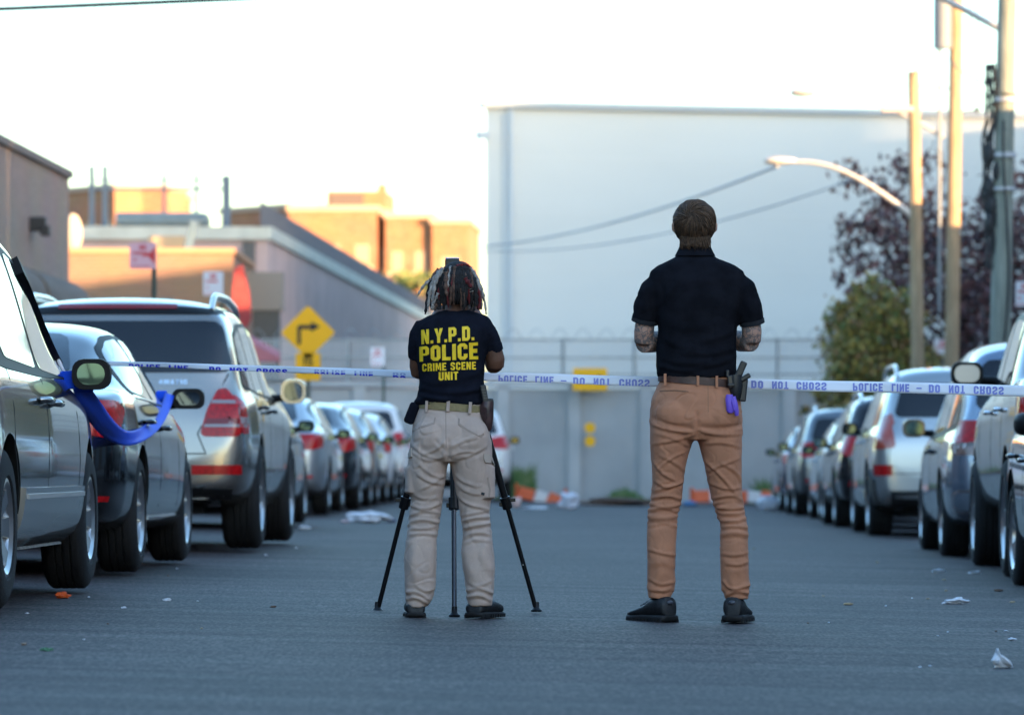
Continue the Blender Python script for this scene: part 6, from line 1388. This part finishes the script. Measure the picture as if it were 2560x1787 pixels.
    # drawn locks: (points in hair-crop pixels with depth), width, colour
    LK_ = [([(700, 345, -.01), (600, 400, -.02), (540, 500, -.03), (480, 560, -.03)], .0085, 2), ([(520, 520, -.03), (430, 600, -.03), (360, 690, -.03), (300, 790, -.03)], .0085, 1),
        ([(720, 350, -.02), (640, 430, -.04), (560, 540, -.05), (520, 680, -.05), (490, 820, -.05), (475, 1000, -.045)], .0115, 1), ([(700, 400, -.03), (640, 480, -.05), (590, 600, -.06), (560, 760, -.06), (545, 900, -.055), (560, 1050, -.05)], .011, 1), ([(640, 420, -.03), (560, 560, -.05), (510, 720, -.055), (480, 900, -.05), (470, 1040, -.045)], .008, 1),
        ([(560, 500, -.03), (480, 640, -.03), (460, 820, -.03), (440, 980, -.03), (425, 1110, -.03)], .0095, 0), ([(640, 350, -.01), (560, 450, -.02), (490, 620, -.02), (450, 860, -.02)], .008, 2),
        ([(770, 420, -.06), (775, 560, -.075), (765, 700, -.08), (790, 810, -.08)], .0125, 2), ([(1090, 520, -.07), (1140, 590, -.075), (1200, 670, -.07)], .013, 3), ([(1180, 690, -.06), (1200, 750, -.06)], .011, 1),
        ([(940, 300, -.02), (1060, 270, -.01), (1150, 290, 0), (1200, 370, .0), (1240, 480, 0)], .0075, 3), ([(1180, 330, -.01), (1250, 430, -.02), (1310, 560, -.02), (1370, 700, -.02), (1410, 850, -.02), (1440, 1110, -.02)], .0085, 1), ([(1210, 380, -.02), (1280, 500, -.03), (1310, 640, -.03), (1340, 760, -.03)], .0095, 1),
        ([(1220, 380, 0), (1320, 560, 0), (1380, 720, 0), (1400, 900, 0)], .008, 0), ([(1260, 600, -.03), (1330, 760, -.03), (1340, 900, -.03), (1310, 1040, -.03)], .0105, 3), ([(1230, 700, -.04), (1290, 850, -.04), (1260, 980, -.04), (1220, 1060, -.04)], .011, 0),
        ([(640, 760, -.06), (600, 850, -.06), (560, 940, -.055), (520, 1050, -.05)], .009, 1), ([(620, 820, -.05), (650, 930, -.05), (640, 1040, -.05)], .0085, 0), ([(620, 900, -.05), (600, 980, -.05), (580, 1060, -.05)], .008, 2), ([(680, 900, -.05), (680, 980, -.05), (670, 1040, -.05)], .007, 0)]
    for p, w, c in LK_: lock(p, w, c)
    for k in range(64):
        x0_ = 690 + r.random() * 520; y0_ = 310 + abs(x0_ - 950) * .18 + r.random() * 60; L = 430 + r.random() * 230; sp = (x0_ - 950) / 260
        pts = [(x0_, y0_, .0 - .05 * (1 - sp * sp)), (x0_ + sp * 55, y0_ + L * .3, -.035 - .04 * (1 - sp * sp)), (x0_ + sp * 85 + r.uniform(-20, 20), y0_ + L * .65, -.045 - .035 * (1 - sp * sp)), (x0_ + sp * 70 + r.uniform(-35, 35), y0_ + L, -.03 - .02 * (1 - sp * sp))]
        lock(pts, r.uniform(.0075, .0115), r.choices((0, 2, 3, 1), (22, 2, 1.5, 1))[0])
    for k in range(18):
        x0_ = r.choice((r.uniform(520, 650), r.uniform(1180, 1330))); sp = -1 if x0_ < 900 else 1; pts = [(950 + sp * 200, 380, .03), (x0_, 560, .04), (x0_ + sp * 30, 800, .04), (x0_ + sp * 10 + r.uniform(-30, 30), 1020, .05)]; lock(pts, .0085, r.choice((0, 0, 1)))
    hb.mi = 1; hb.ell((zx(850), -.045, zz(330)), (.0085, .007, .006), 10, 6)
    hb.build('dreadlocks', hm, root, smooth=180)
    shoe(root, (X(1038), -.01, 0), R(3), .27, .098, True); shoe(root, (X(1199), -.005, 0), R(-24), .27, .098, True)
    # holster, radio, left pouch
    h = tag(empty('holster', root.location + Vector((X(1218), -.055, Z(1030)))), 'brown leather holster with pistol on the right hip of the shorter person', 'holster')
    mb = MB(); mb.loft([[(x + a * math.cos(R(q)), bb * math.sin(R(q)), z) for q in range(0, 360, 30)] for z, x, a, bb in ((.045, .004, .024, .02), (.02, -.002, .030, .024), (-.02, .0, .028, .024), (-.05, .004, .020, .02), (-.075, .006, .013, .014), (-.083, .006, .006, .007))]); mb.build('holster_shell', LEAD, h, smooth=60)
    mb = MB(); mb.loft([[(-.03, -.004, .035), (-.03, -.012, .035), (-.03, -.012, -.01), (-.03, -.004, -.01)], [(.0, -.028, .015), (.0, -.034, .015), (.0, -.034, -.03), (.0, -.028, -.03)]]); mb.build('belt_strap', LEAD, h)
    mb = MB(); mb.box((-.012, .0, .075), (.026, .024, .085), Matrix.Rotation(R(-10), 3, 'Y')); mb.box((.012, 0, .048), (.03, .02, .02)); mb.build('pistol_grip', GUN, h, bevel=.006)
    mb = MB()
    for q in range(4): mb.box((-.016 + q * .003, -.014, .095 - q * .012), (.018, .004, .006))
    mb.build('grip_ribs', mat('grip_rib', (.05, .05, .05), .4), h)
    pch = tag(MB().box((0, 0, 0), (.045, .05, .095), Matrix.Rotation(R(22), 3, 'Y')).build('belt_pouch', NAVY, None, bevel=.012), 'black pouch on the left hip of the shorter person', 'pouch'); pch.location = root.location + Vector((X(1030), -.02, Z(1033)))
    return root
build_woman()
# ------------------------------------------------------------------ tripod and camera
TB = mat('tripod_black', (.012, .012, .014), .35, metal=.4); TG = mat('tripod_grey', (.10, .11, .13), .22, metal=.8)
def tripod():
    d0 = 19.42; x0 = PX(1132, d0); g = gz(x0); t = tag(empty('tripod', (x0, d0, g)), 'black camera tripod with three spread legs standing around the shorter person', 'tripod')
    apex = Vector((0, 0, 1.33)); feet = (Vector((PX(944, 19.7) - x0, .28, .005)), Vector((PX(1136, 19.05) - x0, -.37, .005)), Vector((PX(1341, 19.7) - x0, .28, .005)))
    MB().lathe([(.001, 1.30), (.045, 1.30), (.05, 1.33), (.045, 1.37), (.001, 1.37)], (0, 0, 0), 'z', 20).build('shoulder', TB, t, smooth=40)
    mb = MB(); mb.cyl((0, 0, 1.24), .014, .34, 12); mb.cyl((0, 0, 1.40), .024, .06, 12); mb.build('centre_column', TG, t, smooth=40)
    for i, f in enumerate(feet):
        a = apex + (f - apex).normalized() * .04; at = lambda q: a.lerp(f, q)
        l1 = MB().tube([at(0), at(.62)], [.0165, .0155], 12).build('leg', TB if i != 1 else TB, t, smooth=40)
        m2 = TG if i == 1 else TB
        mb = MB(); mb.tube([at(.60), at(.985)], [.0105, .0105], 12); o = mb.build('lower_tube', m2, l1, smooth=40)
        mb = MB(); mb.tube([at(.605), at(.645)], [.024, .022], 14); dr = (f - a).normalized(); sd_ = Vector((1, 0, 0)) if f.x >= 0 else Vector((-1, 0, 0))
        mb.box(at(.615) + sd_ * .030, (.030, .022, .016)); mb.box(at(.63) - sd_ * .026, (.014, .016, .020)); mb.build('leg_lock', TB, l1, bevel=.002)
        mb = MB(); mb.lathe([(.001, 0), (.024, 0), (.026, .008), (.014, .018), (.012, .045), (.001, .045)], (f.x, f.y, 0), 'z', 18); mb.build('rubber_foot', TB, l1, smooth=50)
        if i == 2:
            mb = MB(); mb.box(at(.335) + Vector((.022, 0, 0)), (.03, .02, .018)); mb.tube([at(.32), at(.345)], [.021, .021], 12); mb.build('upper_lock', TB, l1, bevel=.002)
            mb = MB(); mb.ell(at(.84) + Vector((-.002, -.0105, 0)), (.003, .001, .003), 8, 5); mb.build('screw', mat('screw_pale', (.5, .5, .5), .3, metal=.8), l1)
    c = tag(empty('camera_body', (x0, d0 - .02, g + 1.380)), 'black camera with a flash block on the tripod, above the dreadlocks', 'camera')
    MB().box((0, 0, .055), (.145, .07, .10)).build('housing', TB, c, bevel=.012)
    MB().cyl((0, .09, .05), .040, .13, 24, axis='y').build('lens', TB, c, smooth=40)
    mb = MB(); mb.box((0, 0, .115), (.05, .06, .04), taper=.8); mb.build('viewfinder', TB, c, bevel=.006)
    f = MB().box((-.002, 0, .158), (.064, .05, .050)).build('flash_block', mat('flash_black', (.01, .01, .012), .4), c, bevel=.006)
    MB().box((-.002, 0, .1862), (.062, .048, .006)).build('flash_top', mat('flash_white', (.75, .78, .85), .4), f, bevel=.002)
tripod()

# ------------------------------------------------------------------ police tape
TAPE = mat('tape_white', (.86, .87, .93), .42, var=.05, scale=3); BLUE = mat('tape_blue', (.006, .075, .70), .5, spec=.12); INK = mat('tape_ink', (.03, .03, .55), .5); INKF = mat('tape_ink_faded', (.24, .27, .66), .5)
TP = [(262, 908.5, 11.0, 20.62), (420, 913, 13, 20.3), (640, 920.5, 15.5, 19.95), (860, 929, 17.5, 19.6), (1031, 935.5, 19, 19.30), (1240, 942, 22, 19.26), (1640, 953.5, 25, 19.24), (1860, 960, 26.5, 19.22), (2130, 966, 27.5, 19.15), (2560, 977, 28.5, 19.0), (2900, 988, 28.5, 18.9)]
def tp(px, v):
    """v 0 bottom .. 1 top"""
    c = float(np.interp(px, [t[0] for t in TP], [t[1] for t in TP])); h = float(np.interp(px, [t[0] for t in TP], [t[2] for t in TP])); d = float(np.interp(px, [t[0] for t in TP], [t[3] for t in TP]))
    w = .004 * math.sin(px * .021 + v) ; return P(px, c - (v - .5) * h * 1.0 + .6 * math.sin(px * .013), d + w + (.006 * (v - .5)))
mb = MB(); rows = [[tp(px, v) for v in (0, .25, .5, .75, 1)] for px in range(262, 2901, 14)]
for i, rw in enumerate(rows): mb.v += [tuple(p) for p in rw]
for i in range(len(rows) - 1):
    for j in range(4): mb.f.append((i * 5 + j, i * 5 + j + 1, i * 5 + j + 6, i * 5 + j + 5)); mb.m.append(0)
tape = mb.build('police_tape', TAPE, None, smooth=180); so = tape.modifiers.new('s', 'SOLIDIFY'); so.thickness = .0008; so.offset = 1
tag(tape, 'long white police tape with blue lettering stretched across the street at waist height', 'police tape')
def tape_text(words, ink, flip, v0, hscale, name, clip=True):
    """words: (text, px start, px end); v0 baseline in tape heights, hscale letter height in tape heights"""
    lines = []
    for (t, a, b_) in words: lines.append((t, (a + b_) / 2, 0, 10, b_ - a, 1.5))
    me = text_mesh(lines); bm = bmesh.new(); bm.from_mesh(me)
    for v in bm.verts:
        y = v.co.y / 10; y = (1 - y) if flip else y; v.co.y = v0 + y * hscale
    for co, no in (((0, .02, 0), (0, -1, 0)), ((0, .98, 0), (0, 1, 0))): bmesh.ops.bisect_plane(bm, geom=bm.verts[:] + bm.edges[:] + bm.faces[:], plane_co=co, plane_no=no, clear_outer=True)
    lo = min(v.co.x for v in bm.verts); hi = max(v.co.x for v in bm.verts); c = lo + 14
    while c < hi: bmesh.ops.bisect_plane(bm, geom=bm.verts[:] + bm.edges[:] + bm.faces[:], plane_co=(c, 0, 0), plane_no=(1, 0, 0)); c += 14
    for v in bm.verts: v.co = tp(v.co.x, v.co.y) + Vector((0, -.0022, 0))
    m2 = bpy.data.meshes.new(name); bm.to_mesh(m2); bm.free(); m2.materials.append(ink); link(name, m2, tape)
tape_text([('POLICE', 322, 400), ('LINE', 422, 470), ('DO', 523, 552), ('NOT', 574, 620), ('CROSS', 641, 718)], INK, False, -.42, .95, 'tape_lettering')
tape_text([('POLICE', 786, 863), ('LINE', 886, 932), ('DO', 982, 1014)], INK, False, -.68, .95, 'tape_lettering')
tape_text([('POLICE', 786, 863), ('LINE', 886, 932), ('DO', 982, 1014)], mat('tape_ink_ghost', (.50, .52, .74), .5), False, .25, .40, 'tape_lettering')
tape_text([('POLICE', 1246, 1318), ('LINE', 1338, 1384), ('-', 1402, 1416), ('DO', 1433, 1462), ('NOT', 1484, 1526), ('CROSS', 1548, 1624)], INKF, True, -.12, .80, 'tape_lettering')
tape_text([('-', 1846, 1860), ('DO', 1878, 1908), ('NOT', 1930, 1971), ('CROSS', 1991, 2066), ('POLICE', 2132, 2207), ('LINE', 2229, 2273), ('-', 2291, 2304), ('DO', 2322, 2350), ('NOT', 2372, 2412), ('CROSS', 2434, 2509), ('POLICE', 2578, 2650)], INKF, True, .13, .70, 'tape_lettering')
# blue tape: tied round the minivan mirror, sagging to the dark sedan's mirror
rb = [(192, 945, 30, 20.66), (200, 965, 40, 20.72), (212, 990, 48, 20.9), (232, 1022, 52, 21.3), (256, 1056, 50, 21.9), (282, 1083, 45, 22.6), (312, 1097, 38, 23.4), (345, 1092, 34, 24.2), (378, 1072, 31, 25.0), (402, 1044, 27, 25.7), (417, 1012, 24, 26.3), (424, 985, 24, 26.62)]
for _ in range(2):
    q = [rb[0]]
    for a, b_ in zip(rb[:-1], rb[1:]): q += [tuple(u * .75 + w * .25 for u, w in zip(a, b_)), tuple(u * .25 + w * .75 for u, w in zip(a, b_))]
    rb = q + [rb[-1]]
mb = MB(); n = 7
for i, (px, py, w, d) in enumerate(rb):
    a = rb[max(0, i - 1)]; c = rb[min(len(rb) - 1, i + 1)]; dx, dy = c[0] - a[0], c[1] - a[1]; L = math.hypot(dx, dy) or 1; nx, ny = -dy / L, dx / L
    for j in range(n):
        t = j / (n - 1) - .5; mb.v.append(tuple(P(px + nx * w * t, py + ny * w * t, d + .05 * math.sin(t * 4 + i * .25) * (1 if i > 2 else .2) + .015 * math.sin(t * 17 + i * .2))))
for i in range(len(rb) - 1):
    for j in range(n - 1): mb.f.append((i * n + j, i * n + j + 1, (i + 1) * n + j + 1, (i + 1) * n + j)); mb.m.append(0)
bt = mb.build('blue_tape', BLUE, None, smooth=180); so = bt.modifiers.new('s', 'SOLIDIFY'); so.thickness = .0012
tag(bt, 'wide blue plastic tape sagging between the minivan mirror and the dark sedan mirror', 'tape')
MX = PX(262, 20.6)
def wrap(cx, cy, cz, r, L, ax, name='tape_wrap'):
    mb = MB(); k = 22; pts = []
    for w_ in range(3):
        rg = []
        prof = [(r * (1 + .12 * math.sin(3 * q + w_)), q) for q in [2 * math.pi * j / k for j in range(k)]]
        mb.loft([[Vector((cx + (t - .5) * L * ax[0] + 0, cy + rr * math.cos(q) , cz + rr * 1.25 * math.sin(q) + (t - .5) * L * ax[1] + w_ * .006)) for rr, q in prof] for t in (0, .3, .6, 1)], cap=False)
    mb.build(name, BLUE, bt, smooth=60)
wrap(MX - .10, 20.62, PZ(948, 20.62), .046, .085, (1, 0)); wrap(PX(424, 26.62) - .05, 26.66, PZ(1000, 26.6), .034, .06, (1, 0))
# flap of blue tape shut in the minivan's window corner and a twisted white end
mb = MB(); mb.loft([[P(108 + 9 * i, 940 - 2 * i + 2 * math.sin(i), 20.62 - .01), P(108 + 9 * i, 972 + 2 * math.sin(i * 1.4), 20.60 - .01)] + [P(108 + 9 * i, 972 + 2 * math.sin(i * 1.4), 20.615), P(108 + 9 * i, 940 - 2 * i + 2 * math.sin(i), 20.64)] for i in range(10)]); mb.build('tape_flap', BLUE, bt, smooth=40)
mb = MB(); mb.tube([P(140, 885, 20.66), P(148, 905, 20.66), (P(158, 925, 20.66)), P(168, 940, 20.66)], [.004, .009, .006, .008], 6, flat=.3); mb.build('twisted_end', TAPE, bt, smooth=60)

# ------------------------------------------------------------------ litter
def crumple(name, px, py, wpx, hpx, m, label, seed, cat='litter', spiky=.35, grp=None, depth=None):
    H = .66 + .022 * ((px - HX) * .0018); d = FPX * H / (py - HY)
    for _ in range(4): H = .66 - gz(PX(px, d)); d = FPX * H / (py - HY)
    if depth: d = depth
    s = d / FPX; x = PX(px, d); r = random.Random(seed); w, h = wpx * s, hpx * s
    bm = bmesh.new(); bmesh.ops.create_icosphere(bm, subdivisions=3, radius=1)
    o3 = Vector((r.uniform(0, 50), r.uniform(0, 50), r.uniform(0, 50)))
    for v in bm.verts:
        n1 = noise.noise(v.co * 1.4 + o3); n2 = noise.noise(v.co * 3.6 + o3); k = 1 + spiky * n1 * 1.6 + spiky * .6 * abs(n2)
        v.co = Vector((v.co.x * k * w / 2, v.co.y * k * max(w * .32, .01), max(0, (v.co.z * k + .75) / 1.75) * h))
    me = bpy.data.meshes.new(name); bm.to_mesh(me); bm.free(); me.materials.append(m); me.polygons.foreach_set('use_smooth', [spiky < .4] * len(me.polygons))
    o = link(name, me); o.location = (x, d, gz(x) + .001); tag(o, label, cat, grp); return o
WPAP = mat('paper_white', (.68, .70, .74), .7, var=.1, scale=30); ORNG = mat('plastic_orange', (.75, .10, .01), .5); GRNL = mat('litter_green', (.08, .22, .12), .6); BAGW = mat('bag_white', (.66, .68, .76), .45)
crumple('orange_scrap', 155, 1495, 32, 12, ORNG, 'bright orange scrap on the road beside the minivan front wheel', 3, spiky=.7)
crumple('green_scrap', 116, 1627, 22, 8, GRNL, 'small dull green scrap on the road at the lower left', 4, spiky=.7)
crumple('brown_scrap', 60, 1612, 14, 6, mat('scrap_tan', (.3, .22, .16), .8), 'tiny tan scrap left of the green scrap', 6)
o = crumple('tissue', 2505, 1668, 46, 42, WPAP, 'standing crumpled white tissue at the lower right', 8, spiky=.8)
for v in o.data.vertices:
    k = v.co.z / .055; v.co.x = v.co.x * max(.25, 1 - k * .9) - .012 * k
crumple('torn_paper', 2389, 1509, 48, 12, WPAP, 'flat torn white paper on the road in front of the right tyres', 9, spiky=.9)
crumple('paper_scrap', 2348, 1429, 26, 6, WPAP, 'small white scrap farther up the road on the right', 10, spiky=.6)
crumple('paper_scrap', 2436, 1433, 20, 5, WPAP, 'two merged tiny white scraps near the pickup wheel', 12, spiky=1.0)
crumple('paper_scrap', 2530, 1600, 18, 5, WPAP, 'tiny white scrap above the standing tissue', 13, spiky=.6)
crumple('cloth_heap', 925, 1307, 86, 25, WPAP, 'crumpled white cloth on the road beyond the tripod left foot', 14, 'cloth', spiky=.6)
crumple('dark_cloth', 978, 1306, 26, 10, mat('cloth_bluegrey', (.12, .14, .2), .8), 'small dark rag at the right end of the white cloth', 15, 'cloth')
crumple('paper_scrap', 760, 1323, 26, 9, WPAP, 'white scrap on the road left of the white cloth', 16)
crumple('paper_scrap', 862, 1306, 22, 7, mat('paper_pink', (.5, .4, .42), .7), 'pinkish scrap between the two white scraps on the left', 17)
r = random.Random(21); tiny = [('twig', mat('twig', (.14, .08, .05), .9)), ('straw', mat('straw', (.45, .34, .2), .8)), ('paper_fleck', WPAP)]
spots = [(2120, 1512, 1, 20), (2320, 1497, 1, 8), (2365, 1477, 1, 7), (2495, 1478, 0, 18), (2530, 1506, 1, 12), (2193, 1406, 1, 8), (2360, 1450, 1, 9), (2340, 1372, 2, 6), (2058, 1490, 1, 8), (2215, 1515, 2, 5), (2280, 1496, 2, 4), (417, 1502, 2, 20), (310, 1520, 2, 12), (68, 1534, 2, 9), (222, 1493, 2, 5), (494, 1503, 2, 5), (683, 1518, 0, 14), (210, 1599, 2, 5), (504, 1571, 1, 6), (1885, 1373, 1, 5), (2345, 1590, 2, 5), (2370, 1580, 2, 5), (2300, 1668, 2, 7), (2325, 1665, 2, 6), (270, 1560, 0, 6), (2072, 1557, 2, 5), (2020, 1558, 0, 5), (2490, 1578, 0, 6), (2515, 1578, 2, 9), (665, 1388, 2, 6), (740, 1370, 2, 5), (442, 1422, 2, 5), (420, 1440, 0, 6), (2410, 1335, 0, 6)]
where = 'on the road'
for i, (px, py, k, w) in enumerate(spots):
    nm, m = tiny[k]; side = 'left' if px < 1000 else 'right'
    o = crumple(nm, px, py, w, max(2.5, w * .3), m, {'twig': 'tiny dark twig', 'straw': 'small straw coloured fleck', 'paper_fleck': 'tiny white paper fleck'}[nm] + f' lying on the {side} half of the road', 100 + i, 'litter', .5, {'twig': 'dark twigs', 'straw': 'straw flecks', 'paper_fleck': 'white paper flecks'}[nm] + f' on the {side} half of the road')
# debris along the end wall
def barrier(px, d, rz, label, tilt=0.0):
    x = PX(px, d); b = tag(empty('traffic_barrier', (x, d, gz(x) + .02), rz), label, 'barrier', 'fallen orange barriers at the street end')
    wv = mat('barrier_white', (.72, .68, .66), .5); on = mat('barrier_orange', (.80, .13, .03), .5)
    for i, (xa, xb) in enumerate(((-.42, -.12), (-.115, .12), (.125, .42))):
        q = MB().box(((xa + xb) / 2, 0, .15 - ((xa + xb) / 2 + .4) * tilt), (xb - xa, .10, .22), Matrix.Rotation(R(-12), 3, 'X') @ Matrix.Rotation(R(14 * (tilt > 0) + 5 * i), 3, 'Y')); q.build('stripe_panel', on if i % 2 == 0 else wv, b, bevel=.015)
    MB().box((-.45, 0, .16), (.05, .13, .32)).box((.46, 0, .10), (.05, .13, .26)).build('end_frame', on, b, bevel=.01)
    return b
barrier(1352, 81.5, R(-4), 'orange and white barrier lying in the weeds behind the tripod', .22); barrier(1790, 80.5, R(6), 'orange barrier seen between the legs of the tall person', 0); barrier(1885, 81.5, R(-3), 'orange barrier right of the tall person by the white bag', 0)
crumple('rubbish_bag', 1422, 1272, 50, 42, BAGW, 'white rubbish bag right of the fallen orange barrier', 31, 'bag'); crumple('rubbish_bag', 1922, 1277, 52, 40, BAGW, 'white rubbish bag by the farthest right car', 32, 'bag')
crumple('rubbish_bag', 1290, 1268, 26, 26, mat('bag_pink', (.6, .42, .38), .6), 'small pinkish bag by the white parked SUV', 33, 'bag')
crumple('dirt_pile', 1540, 1264, 170, 20, mat('dirt_brown', (.11, .065, .045), .95, var=.4, scale=20), 'long low heap of brown debris along the wall foot', 34, 'debris', .4)
crumple('dirt_pile', 1655, 1262, 30, 22, mat('dirt_tan', (.24, .2, .15), .95), 'tan debris behind the left leg of the tall person', 36, 'debris')
crumple('blue_bag', 1725, 1266, 30, 14, mat('bag_blue', (.08, .2, .4), .6), 'small blue bag between the legs of the tall person', 35, 'bag')
crumple('flat_card', 1340, 1272, 60, 6, WPAP, 'flat pale sheet on the ground in front of the fallen barrier', 37)
